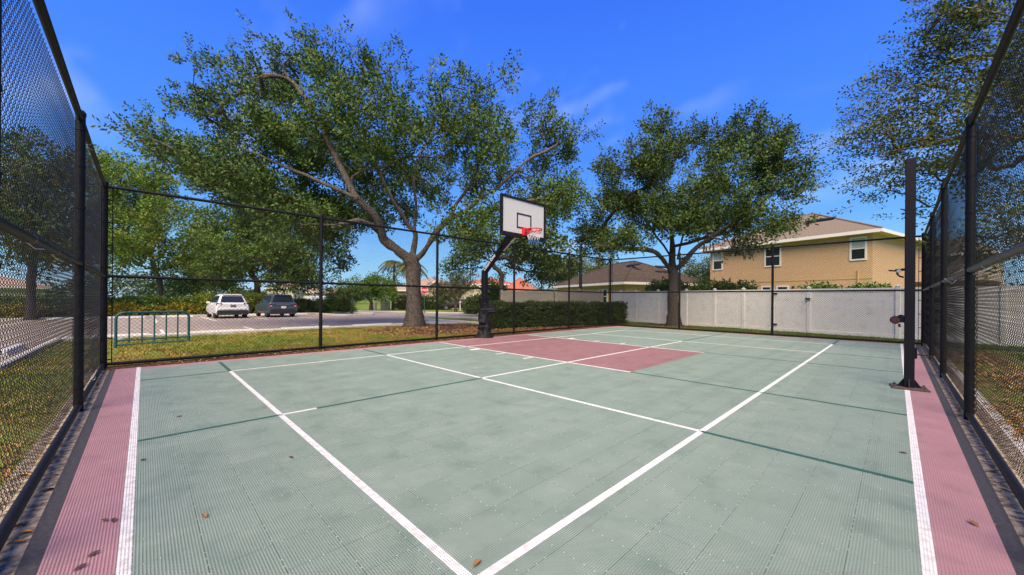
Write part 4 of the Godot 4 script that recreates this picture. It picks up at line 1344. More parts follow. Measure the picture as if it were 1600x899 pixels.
func build_hedges() -> void:
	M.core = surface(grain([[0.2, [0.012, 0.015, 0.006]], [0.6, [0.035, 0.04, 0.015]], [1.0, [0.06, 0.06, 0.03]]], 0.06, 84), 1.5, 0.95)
	hedge("clipped_hedge", "long clipped green hedge right of the hoop, before the tan fence", "hedge", "", Vector3(10.6, 0, -12.1), Vector3(18.95, 0, -10.35), 0.95, 1.05, "hedge", 330.0, [0.048, 0.078, 0.018], M.leaf, 0.07)
	hedge("clipped_hedge", "short clipped hedge across the street, left of the hoop pole", "hedge", "", on_ground(728, 35.5), on_ground(764, 32.5), 1.2, 1.2, "shrub", 70.0, [0.06, 0.1, 0.02], M.leaf)
	# planting along the far side of the car park
	hedge("shrub_row", "row of loose green shrubs behind the far kerb, left of the white car", "shrubs", "shrubs behind the far kerb", Vector3(-26.0, 0, -38.6), Vector3(2.8, 0, -38.6), 1.6, 1.0, "shrub", 40.0, [0.12, 0.19, 0.028], M.leaf_bright, 0.16)
	hedge("shrub_row", "patch of yellow-green shrubs showing between the two parked cars", "shrubs", "shrubs behind the far kerb", Vector3(3.0, 0, -38.4), Vector3(8.4, 0, -38.4), 1.2, 1.3, "shrub", 44.0, [0.2, 0.24, 0.03], M.leaf_bright, 0.2)
	hedge("shrub_row", "dark green shrubs right beside the dark car", "shrubs", "shrubs behind the far kerb", Vector3(8.8, 0, -38.2), Vector3(11.2, 0, -38.2), 1.2, 0.85, "shrub", 50.0, [0.065, 0.1, 0.02], M.leaf, 0.12)
	# low yellow-green ground shrubs in front of that row
	for q in [[-14.0, 1.4], [-9.5, 1.8], [-5.0, 1.6], [-1.2, 1.4], [1.4, 1.5]]:
		hedge("low_shrub", ["low yellow shrub at the far kerb, leftmost seen through the weave", "low yellow shrub at the far kerb, second from the left", "low yellow shrub at the far kerb behind the left corner post", "low yellow shrub at the far kerb behind the bike rack's left half", "low yellow shrub at the far kerb just left of the white car"][[-14.0, -9.5, -5.0, -1.2, 1.4].find(q[0])], "shrubs", "low shrubs at the far kerb", Vector3(q[0] * 1.2 - 0.9, 0, -37.7), Vector3(q[0] * 1.2 + 1.1, 0, -37.7), 0.8, 0.5, "shrub", 60.0, [0.3, 0.25, 0.025], M.leaf_bright, 0.15)
	# foliage in the gardens behind the white fence
	hedge("garden_shrub", "leafy shrub showing over the white fence, left of the second oak", "shrubs", "shrubs behind the white fence", Vector3(22.6, 0, -10.9), Vector3(22.2, 0, -8.9), 1.0, 2.05, "shrub", 40.0, [0.07, 0.13, 0.02], M.leaf, 0.22)
	hedge("garden_shrub", "leafy shrub showing over the white fence, right of the second oak", "shrubs", "shrubs behind the white fence", Vector3(22.4, 0, -8.0), Vector3(22.2, 0, -5.4), 1.0, 1.9, "shrub", 40.0, [0.09, 0.16, 0.022], M.leaf_bright, 0.22)
	hedge("garden_shrub", "bright shrub tops over the white gate, below the blank tan wall", "shrubs", "shrubs behind the white fence", Vector3(21.0, 0, -2.95), Vector3(20.8, 0, -1.95), 0.8, 1.6, "shrub", 50.0, [0.1, 0.18, 0.025], M.leaf_bright, 0.14)
	hedge("garden_shrub", "bright shrub tops over the white fence beside the net post", "shrubs", "shrubs behind the white fence", Vector3(20.8, 0, -1.35), Vector3(20.6, 0, -0.5), 0.8, 1.62, "shrub", 50.0, [0.11, 0.19, 0.025], M.leaf_bright, 0.14)
	# beds in front of the houses across the street
	hedge("garden_hedge", "green hedge under the stop sign across the street", "hedge", "", on_ground(655, 54.0), on_ground(700, 54.0), 1.6, 1.5, "shrub", 30.0, [0.07, 0.13, 0.02], M.leaf_bright, 0.2)
	hedge("garden_shrub", "shrub bed left of the palm trunk across the street", "shrubs", "beds across the street", on_ground(617, 55.0), on_ground(634, 55.0), 1.6, 1.7, "shrub", 30.0, [0.1, 0.14, 0.03], M.leaf_bright, 0.25)
	hedge("ornamental_grass", "tall tufted grass on the island, right of the fence post", "grass", "", on_ground(468, 38.5), on_ground(541, 38.0), 1.2, 0.75, "shrub", 60.0, [0.11, 0.21, 0.025], M.leaf_bright, 0.16)

func tuft(seed_: int, blades: int, h: float) -> ArrayMesh:
	var r := RandomNumberGenerator.new()
	r.seed = seed_
	var s := Shape.new()
	for k in blades:
		var a := r.randf() * TAU
		var b := Vector3(cos(a), 0, sin(a)) * r.randf_range(0.0, 0.04)
		var out := Vector3(cos(a), 0, sin(a)).rotated(Vector3.UP, r.randf_range(-0.8, 0.8))
		var tip := b + out * h * r.randf_range(0.2, 0.9) + Vector3.UP * h * r.randf_range(0.5, 1.1)
		var side := out.cross(Vector3.UP) * 0.006
		s.tri(b - side, tip, b + side)
		var g := r.randf_range(0.7, 1.3)
		for i in 3: s.c.append(Color(g * r.randf_range(0.85, 1.2), g, g))
	return s.mesh()

func dead_leaf() -> ArrayMesh:
	var s := Shape.new()
	var rows := [Vector3(0, 0.002, -0.035), Vector3(0.014, 0.012, -0.01), Vector3(0.011, 0.014, 0.015), Vector3(0, 0.006, 0.038), Vector3(-0.011, 0.014, 0.015), Vector3(-0.014, 0.012, -0.01)]
	var mid := Vector3(0, 0.003, 0.002)
	for i in 6: s.tri(mid, rows[i], rows[(i + 1) % 6])
	for k in s.v.size(): s.c.append(Color.WHITE)
	return s.mesh()

func scatter(called: String, label: String, cat: String, mesh: ArrayMesh, m: Material, boxes: Array, y: float, col: Callable, s0: float, s1: float, tilt: float) -> void:
	var places := []
	var tints := []
	var f := noise(0.35, 77, 3)
	for b in boxes:
		for k in int(b[4]):
			var x := rnd(b[0], b[2])
			var z := rnd(b[1], b[3])
			var v := f.get_noise_2d(x, z)
			if cat == "grass" and bare(x, z, v): continue
			if rng.randf() < 0.35 - v * 1.2: continue
			places.append(Transform3D(Basis(Vector3.UP, rnd(0, TAU)) * Basis(Vector3.RIGHT, rnd(-tilt, tilt)).scaled(Vector3.ONE * rnd(s0, s1)), Vector3(x, y + gy(z) + 0.05, z)))
			tints.append(col.call(v))
	var o := many(called, mesh, m, places, self, tints)
	tag(o, label, cat)

func build_ground_cover() -> void:
	var green := func(v: float) -> Color:
		var g := rnd(0.75, 1.25)
		return Color(0.2 * g, 0.25 * g, 0.035 * g).lerp(Color(0.4 * g, 0.27 * g, 0.06 * g), clampf(0.35 - v * 1.5 + rnd(-0.3, 0.3), 0.0, 1.0))
	scatter("grass", "short grass in the verge between fence and car park", "grass", tuft(5, 9, 0.055), M.blade, [[-0.4, -16.25, 8.4, -9.95, 24000], [8.4, -15.4, 13.0, -9.95, 5000], [12.5, -20.0, 15.2, -15.0, 3000], [-1.75, -16.2, -0.6, -9.95, 3000], [-5.5, -9.9, -0.75, -1.0, 12000]], -0.05, green, 0.8, 1.4, 0.2)
	scatter("grass", "green grass between the far chain-link fence and the white fence", "grass", tuft(6, 9, 0.06), M.blade, [[16.6, -9.5, 19.6, 3.0, 13000], [1.0, 2.0, 16.0, 7.0, 12000]], -0.05, func(v: float) -> Color:
		var g := rnd(0.75, 1.25)
		return Color(0.12 * g, 0.17 * g, 0.028 * g), 0.8, 1.4, 0.2)
	var brown := func(_v: float) -> Color:
		var g := rnd(0.6, 1.3)
		return Color(0.30 * g, 0.15 * g, 0.055 * g).lerp(Color(0.42 * g, 0.28 * g, 0.13 * g), rng.randf())
	scatter("leaf_litter", "fallen brown leaves on the verge behind the left half of the fence", "leaf litter", dead_leaf(), M.dead, [[-0.4, -11.4, 9.0, -9.9, 3600], [0.0, -15.5, 9.0, -11.0, 1400], [5.5, -16.2, 13.0, -10.5, 6000], [9.0, -13.0, 16.5, -9.9, 2600], [-3.0, -9.9, -0.7, -1.5, 1800]], -0.035, brown, 0.8, 1.5, 0.5)
	scatter("leaf_litter", "fallen orange leaves outside the right-hand fence", "leaf litter", dead_leaf(), M.dead, [[1.5, 0.78, 16.0, 1.7, 4200], [1.5, 0.6, 16.0, 0.8, 260], [16.5, -8.5, 20.0, 0.5, 500]], -0.032, brown, 0.8, 1.6, 0.5)
	scatter("leaf_litter", "leaf scraps caught along the foot of the fences inside the court", "leaf litter", dead_leaf(), M.dead, [[-0.6, -9.6, -0.44, 0.3, 150], [0.0, -9.85, 16.0, -9.42, 1500], [2.0, 0.5, 16.0, 0.62, 160]], -0.012, brown, 0.5, 1.1, 0.4)
	# the larger leaves that lie on the tiles, one by one
	var spots := [[749, 882, 0, "orange leaf in the near corner of the white game lines"], [322, 808, 0, "curled orange leaf on the green tiles, left foreground"], [1562, 821, 0, "brown leaf with a stalk on the right pink strip"], [149, 868, 1, "dark twig-like leaf across the left pink strip"], [128, 889, 1, "small brown leaf low on the left pink strip"], [165, 815, 1, "dark leaf on the pink strip beside the left border line"], [180, 815, 1, "dark leaf lying on the left white border line"], [226, 720, 1, "thin reddish leaf just right of the left border line"], [1413, 709, 1, "dark leaf on green tiles beside the right border line"], [281, 652, 1, "tiny dark leaf on green tiles, left middle distance"], [1005, 515, 0, "pale leaf at the far fence, left of the second oak"], [1172, 522, 0, "pale leaf at the far fence, right of the second oak"], [845, 517, 2, "white scrap at the fence right of the hoop base"], [41, 830, 0, "brown leaf on the black edging, left foreground"], [27, 846, 0, "brown leaf on the bare strip below the left fence"], [456, 716, 1, "small leaf left of the near diagonal white line"], [1524, 820, 0, "pale leaf fragment on the right pink strip"]]
	for q in spots:
		var depth: float = FOCAL * EYE / (q[1] - 0.007675 * (q[0] - 800.0) - HORIZON)
		var p := on_ground(q[0], depth, 0.003 if p_on_tiles(on_ground(q[0], depth)) else -0.012)
		var lf := thing("fallen_leaf", q[3], "leaf", p, rnd(0, TAU), "single leaves lying on the court")
		var c := [[0.34, 0.16, 0.05], [0.1, 0.05, 0.035], [0.5, 0.45, 0.35]]
		var mm := paint(c[q[2]], 0.8)
		var k := part("blade", dead_leaf(), mm, lf)
		k.scale = Vector3.ONE * (0.75 if q[2] == 1 else 0.95)

func p_on_tiles(p: Vector3) -> bool:
	return p.x > -0.33 and p.x < 16.2 and p.z < 0.39 and p.z > -9.3

func bare(x: float, z: float, v: float) -> bool:
	# the mulched bed round the first oak, the paved bay on the left, the soil under the second oak
	if pow((x - 10.6) / 4.4, 2) + pow((z + 13.6) / 3.0, 2) < 1.0 + v * 1.6: return true
	if pow((x - 19.2) / 1.0, 2) + pow((z + 8.4) / 1.8, 2) < 1.0 + v: return true
	return x < -1.75 and z < -8.6

# ---------- ground, car park, street ----------
func V2(x: float, z: float) -> Vector2:
	return Vector2(x, z)

func land_sheet(called: String, pts: Array, m: Material, lift: float) -> void:
	# a sheet cut into bands at the breaks of slope, so that it lies on the land
	var cuts := [200.0, -16.3, -37.0, -60.0, -600.0]
	var s := Shape.new()
	for k in 4:
		var band := PackedVector2Array([V2(-700, cuts[k]), V2(700, cuts[k]), V2(700, cuts[k + 1]), V2(-700, cuts[k + 1])])
		for piece in Geometry2D.intersect_polygons(PackedVector2Array(pts), band):
			s.sheet(Array(piece), 0.0)
	s.fall(gy, lift)
	setting(called, s, m)

func build_ground() -> void:
	land_sheet("ground", [V2(-400, 190), V2(400, 190), V2(400, -500), V2(-400, -500)], M.far_lawn, -0.012)
	land_sheet("lawn_ground", [V2(-26, 8), V2(20.2, 8), V2(20.2, -12.5), V2(15.0, -13.2), V2(12.3, -15.0), V2(10.2, -16.3), V2(-1.7, -16.3), V2(-1.8, -8.8), V2(-26, -8.8)], M.lawn, -0.006)
	# mulched beds: round the first oak, under the hedge, round the second oak
	land_sheet("mulch_bed_ground", [V2(6.6, -15.6), V2(5.9, -14.4), V2(7.0, -13.4), V2(6.8, -12.2), V2(8.0, -11.2), V2(8.2, -10.2), V2(9.2, -9.95), V2(9.3, -11.8), V2(11.0, -13.2), V2(14.0, -13.0), V2(12.6, -14.6), V2(11.2, -15.8), V2(9.4, -16.25), V2(7.6, -16.2)], M.mulch, -0.001)
	land_sheet("mulch_bed_ground", [V2(9.2, -9.9), V2(16.15, -9.9), V2(18.4, -9.6), V2(19.3, -10.2), V2(19.2, -11.6), V2(15, -12.8), V2(10.4, -12.9), V2(9.4, -11.8)], M.mulch, 0.0035)
	land_sheet("mulch_bed_ground", blob(19.2, -8.4, 0.95, 1.7, 5), M.mulch, -0.001)
	land_sheet("soil_strip_ground", [V2(-0.72, -9.86), V2(16.4, -9.86), V2(16.4, -10.3), V2(10, -10.12), V2(4, -10.25), V2(-0.72, -10.1)], M.mulch, 0.006)
	# asphalt: the car park with its way out, and the street beyond it
	land_sheet("car_park_road", [V2(-60, -9.0), V2(-1.9, -9.0), V2(-1.8, -16.5), V2(8.8, -16.5), V2(10.4, -16.9), V2(11.4, -15.6), V2(12.2, -15.4), V2(12.2, -20.4), V2(14.2, -23.9), V2(15.5, -23.8), V2(15.35, -18.6), V2(20.3, -18.6), V2(21.0, -25.2), V2(21.9, -28.6), V2(19.7, -32.8), V2(18.7, -38), V2(17.6, -43.2), V2(-30, -47.5), V2(-30, -44.0), V2(13.3, -41.0), V2(14.7, -36), V2(15.0, -33.2), V2(13.6, -30.4), V2(11.5, -30.3), V2(11.0, -32.0), V2(10.9, -37.1), V2(-60, -37.1)], M.asphalt, 0.003)
	kerb([V2(-60, -8.9), V2(-1.82, -8.9), V2(-1.72, -16.42), V2(8.8, -16.42), V2(10.3, -16.8)], 0.16, 0.06)
	kerb([V2(12.3, -13.8), V2(12.3, -20.4), V2(14.25, -23.75), V2(15.4, -23.65), V2(15.28, -18.5)], 0.16, 0.08)
	kerb([V2(-60, -37.18), V2(11.0, -37.18), V2(11.08, -32.0), V2(11.56, -30.4), V2(13.55, -30.5), V2(14.9, -33.25), V2(14.6, -36), V2(13.2, -41)], 0.16, 0.08)
	kerb([V2(20.4, -18.5), V2(21.1, -25.2), V2(22.0, -28.6), V2(19.8, -32.8), V2(18.8, -38), V2(17.7, -43.3), V2(-30, -47.6)], 0.16, 0.08)
	land_sheet("far_sidewalk", [V2(23.0, -31.0), V2(26.5, -29.0), V2(27.0, -30.0), V2(23.2, -32.5), V2(21.4, -35.5), V2(20.2, -40), V2(18.9, -45.5), V2(17.9, -45.0), V2(19.2, -39.5), V2(20.5, -35)], M.concrete, -0.006)
	land_sheet("near_sidewalk", [V2(10.5, -16.6), V2(11.4, -15.7), V2(12.1, -15.7), V2(12.1, -19.4), V2(11.0, -17.9)], M.concrete, 0.008)
	# painted stall lines
	var n := 0
	for x in [0.5, 3.2, 5.95]:
		land_line(x, -16.9, -20.6)
	for x in [-9.9, -7.3, -4.7, -2.07, 0.5, 3.0, 5.6, 8.25]:
		land_line(x, -27.6, -35.9)
	# concrete footing outside the right-hand fence
	var f := Shape.new()
	f.box(Vector3(7.9, -0.06, 0.79), Vector3(17.2, 0.08, 0.09))
	setting("footing_pavement", f, M.concrete)
	var near_labels := ["white concrete wheel stop behind the bike rack", "white concrete wheel stop just right of the bike rack, before the white car", "white concrete wheel stop on the near side, left of the first fence post", "white concrete wheel stop on the near side, left of the big oak trunk"]
	var xs := [-0.75, 2.0, 4.72, 7.5]
	for k in 4:
		wheel_stop(near_labels[k], xs[k], -16.78)
	for k in 2:
		wheel_stop(["white wheel stop across the left paved bay, nearer one", "white wheel stop across the left paved bay, farther one"][k], -2.15, -11.4 - k * 2.7, PI / 2)
	var far_labels := ["white wheel stop at the far kerb, leftmost through the left weave", "white wheel stop at the far kerb, second from the left", "white wheel stop at the far kerb, behind the left corner post", "white wheel stop at the far kerb, behind the bike rack", "white wheel stop at the far kerb, left of the white car", "white wheel stop before the dark car's nose", "white wheel stop at the far kerb right of the dark car"]
	xs = [-11.2, -8.5, -3.4, -0.8, 1.75, 6.4, 9.5]
	for k in 7:
		wheel_stop(far_labels[k], xs[k], -36.5)

func land_line(x: float, z0: float, z1: float) -> void:
	land_sheet("parking_line_road", [V2(x - 0.05, z0), V2(x + 0.05, z0), V2(x + 0.05, z1), V2(x - 0.05, z1)], M.road_paint, 0.0075)

func blob(cx: float, cz: float, rx: float, rz: float, seed_: int) -> Array:
	var f := noise(0.8, seed_, 3)
	var out := []
	for k in 40:
		var a := TAU * k / 40.0
		var r := 1.0 + f.get_noise_2d(cos(a) * 2.0, sin(a) * 2.0) * 0.35
		out.append(V2(cx + cos(a) * rx * r, cz + sin(a) * rz * r))
	return out

func kerb(pts: Array, w: float, top: float) -> void:
	var s := Shape.new()
	for i in pts.size() - 1:
		var a: Vector2 = pts[i]
		var b: Vector2 = pts[i + 1]
		var d := (b - a).normalized()
		var m := (a + b) * 0.5
		var len := a.distance_to(b)
		var steep := atan2(gy(b.y) - gy(a.y), len)
		var mid_y := (gy(a.y) + gy(b.y)) * 0.5 + 0.05
		s.chamfer(Vector3(m.x, mid_y + (top - 0.09) * 0.5, m.y), Vector3(len + w * 0.4, top + 0.09, w), 0.02, Basis(Vector3.UP, atan2(-d.y, d.x)) * Basis(Vector3.BACK, steep))
	setting("kerb", s, M.concrete)

func wheel_stop(label: String, x: float, z: float, turn := 0.0) -> void:
	var o := thing("wheel_stop", label, "wheel stop", Vector3(x, gy(z) + 0.002, z), turn, "concrete wheel stops in the car park")
	var s := Shape.new()
	var l := 0.88
	var p := [[-0.09, 0.0], [-0.06, 0.12], [0.06, 0.12], [0.09, 0.0]]
	for i in 3:
		s.quad(Vector3(-l, p[i][1], p[i][0]), Vector3(l, p[i][1], p[i][0]), Vector3(l, p[i + 1][1], p[i + 1][0]), Vector3(-l, p[i + 1][1], p[i + 1][0]))
	s.quad(Vector3(-l, 0, -0.09), Vector3(-l, 0.12, -0.06), Vector3(-l, 0.12, 0.06), Vector3(-l, 0, 0.09))
	s.quad(Vector3(l, 0, 0.09), Vector3(l, 0.12, 0.06), Vector3(l, 0.12, -0.06), Vector3(l, 0, -0.09))
	part("block", s, M.road_paint, o)

# ---------- vinyl fences ----------
func vinyl_fence(label: String, a: Vector3, b: Vector3, h: float, m: Material, posts: Array, gate := -1, skip_first := false) -> Node3D:
	var d := b - a
	d.y = 0
	var length := d.length()
	var o := thing("vinyl_fence", label, "fence", Vector3(a.x, -0.055, a.z), atan2(-d.z, d.x), "vinyl privacy fences")
	for i in posts.size():
		if i == 0 and skip_first: continue
		var s := Shape.new()
		s.chamfer(Vector3(posts[i], h * 0.5 + 0.03, 0), Vector3(0.127, h + 0.04, 0.085), 0.008)
		var p := part("post", s, m, o)
		var cap := Shape.new()
		cap.box(Vector3(posts[i], h + 0.055, 0), Vector3(0.14, 0.03, 0.11))
		for k in 4:
			var bs := Basis(Vector3.UP, k * PI / 2)
			cap.tri(Vector3(posts[i], h + 0.069, 0) + bs * Vector3(-0.054, 0, 0.054), Vector3(posts[i], h + 0.11, 0), Vector3(posts[i], h + 0.069, 0) + bs * Vector3(0.054, 0, 0.054))
		part("post_cap", cap, m, p)
	var board := BoxMesh.new()
	board.size = Vector3(0.148, h - 0.22, 0.022)
	for i in posts.size() - 1:
		var x0: float = posts[i] + 0.064
		var x1: float = posts[i + 1] - 0.064
		for y in [0.1, h - 0.07]:
			var r := Shape.new()
			r.chamfer(Vector3((x0 + x1) * 0.5, y, 0), Vector3(x1 - x0, 0.14, 0.042), 0.006)
			part("rail", r, m, o)
		var n := int(roundf((x1 - x0) / 0.152))
		var step := (x1 - x0) / n
		for k in n:
			var bd := part("board", board, m, o, Vector3(x0 + (k + 0.5) * step, h * 0.5, rnd(-0.0006, 0.0006)))
			bd.scale.x = (step - 0.0015) / 0.148
		if i == gate:
			var hg := Shape.new()
			for y in [0.32, h - 0.18]:
				hg.chamfer(Vector3(posts[i] + 0.09, y, 0.045), Vector3(0.22, 0.06, 0.03), 0.005)
			part("hinge", hg, M.black, o)
			var lt := Shape.new()
			lt.chamfer(Vector3(posts[i + 1] - 0.02, h * 0.78, 0.08), Vector3(0.18, 0.06, 0.05), 0.01)
			part("latch", lt, M.black, o)
	return o

func build_vinyl_fences() -> void:
	var a := Vector3(18.6, 0, 0.06)
	var d := Vector3(2.0, 0, -11.0).normalized()
	# local x must run so that local +z faces the court: from far to near
	var p := [0.0, 0.98, 2.1, 3.62, 5.2, 6.72, 8.05]
	var start := a + d * 12.9
	var ps := [0.0]
	for s in [11.99, 10.85, 9.4, 7.75, 6.3, 5.0, 3.85, 2.55, 0.02, -2.2, -4.4, -6.6]:
		ps.append(12.9 - s)
	vinyl_fence("white vinyl privacy fence with gate beyond the far end of the court", start, a - d * 6.6, 1.8, M.white_vinyl, ps, 7, true)
	vinyl_fence("tan vinyl fence panels behind the long hedge, facing the court", Vector3(16.7, 0, -13.5), Vector3(20.75, 0, -13.0), 1.85, M.tan_vinyl, [0.0, 1.95, 4.05])
	vinyl_fence("tan vinyl fence side running back behind the hoop's backboard", Vector3(16.66, 0, -18.0), Vector3(16.62, 0, -13.64), 1.83, M.tan_vinyl, [0.0, 2.2, 4.3])

# ---------- houses ----------
func window(o: Node, at: Vector3, w: float, h: float, out: Vector3, blinds := false) -> void:
	# a sash window: glass, blinds behind the upper half, frame proud of the wall
	var side := Vector3.UP.cross(out).normalized()
	var bas := Basis(side, Vector3.UP, out)
	var fr := Shape.new()
	for e in [-1.0, 1.0]:
		fr.box(at + side * e * (w * 0.5) + out * 0.02, Vector3(0.09, h + 0.09, 0.08), bas)
		fr.box(at + Vector3.UP * e * (h * 0.5) + out * 0.02, Vector3(w - 0.09, 0.09, 0.078), bas)
	fr.box(at + out * 0.016, Vector3(w - 0.09, 0.06, 0.06), bas)
	var f := part("window", fr, M.trim, o)
	var lower := Shape.new()
	lower.box(at + Vector3.DOWN * h * 0.25 + out * 0.006, Vector3(w - 0.05, h * 0.5, 0.012), bas)
	part("pane", lower, M.window, f)
	var upper := Shape.new()
	upper.box(at + Vector3.UP * h * 0.25 + out * 0.006, Vector3(w - 0.05, h * 0.5, 0.012), bas)
	part("pane", upper, M.blind if blinds else M.window, f)

func hip_roof(o: Node, x0: float, z0: float, x1: float, z1: float, eave: float, rise: float, over: float, m: Material, trim: Material) -> Node:
	# a hip roof over a rectangle, with soffit and fascia
	var a := Vector3(x0 - over, eave, z0 - over)
	var b := Vector3(x1 + over, eave, z0 - over)
	var c := Vector3(x1 + over, eave, z1 + over)
	var d := Vector3(x0 - over, eave, z1 + over)
	var w := x1 - x0 + over * 2
	var l := z1 - z0 + over * 2
	var e: Vector3
	var f: Vector3
	var s := Shape.new()
	var lift := Vector3.UP * 0.02
	if w > l:
		e = Vector3(x0 - over + l * 0.5, eave + rise, (z0 + z1) * 0.5)
		f = Vector3(x1 + over - l * 0.5, eave + rise, (z0 + z1) * 0.5)
		s.quad(a + lift, b + lift, f, e); s.quad(c + lift, d + lift, e, f)
		s.tri(d + lift, a + lift, e); s.tri(b + lift, c + lift, f)
	else:
		e = Vector3((x0 + x1) * 0.5, eave + rise, z0 - over + w * 0.5)
		f = Vector3((x0 + x1) * 0.5, eave + rise, z1 + over - w * 0.5)
		s.quad(b + lift, c + lift, f, e); s.quad(d + lift, a + lift, e, f)
		s.tri(a + lift, b + lift, e); s.tri(c + lift, d + lift, f)
	var r := part("roof", s, m, o)
	var fa := Shape.new()
	var mid := (a + c) * 0.5
	for q in [[Vector3(mid.x, eave - 0.08, a.z), Vector3(w + 0.05, 0.2, 0.05)], [Vector3(mid.x, eave - 0.08, c.z), Vector3(w + 0.05, 0.2, 0.05)], [Vector3(a.x, eave - 0.08, mid.z), Vector3(0.048, 0.198, l - 0.05)], [Vector3(b.x, eave - 0.08, mid.z), Vector3(0.048, 0.198, l - 0.05)]]:
		fa.box(q[0], q[1])
	part("fascia", fa, trim, r)
	var so := Shape.new()
	so.box(Vector3(mid.x, eave - 0.15, mid.z), Vector3(w - 0.06, 0.02, l - 0.06))
	part("soffit", so, M.cream_wall, r)
	# ridge and hip caps
	var caps := Shape.new()
	for q in [[e, f], [a + lift, e], [d + lift, e if w > l else f], [b + lift, f if w > l else e], [c + lift, f]]:
		caps.tube([q[0] + Vector3.UP * 0.01, q[1] + Vector3.UP * 0.01], [0.07], 5)
	part("ridge_caps", caps, m, r)
	return r

func house(called: String, label: String, at: Vector3, turn: float, w: float, d: float, eave: float, rise: float, wall: Material, roof: Material, over := 0.5) -> Node3D:
	# local x along the front wall (z = 0), the house lies on the +z side
	var o := thing(called, label, "house", at, turn, "houses round the park")
	var s := Shape.new()
	s.box(Vector3(w * 0.5, (eave - 0.14 - 0.5) * 0.5, d * 0.5), Vector3(w, eave - 0.14 + 0.5, d))
	part("wall", s, wall, o)
	hip_roof(o, 0, 0, w, d, eave, rise, over, roof, M.trim)
	return o

func turn_of(dx: float, dz: float) -> float:
	return atan2(-dz, dx)

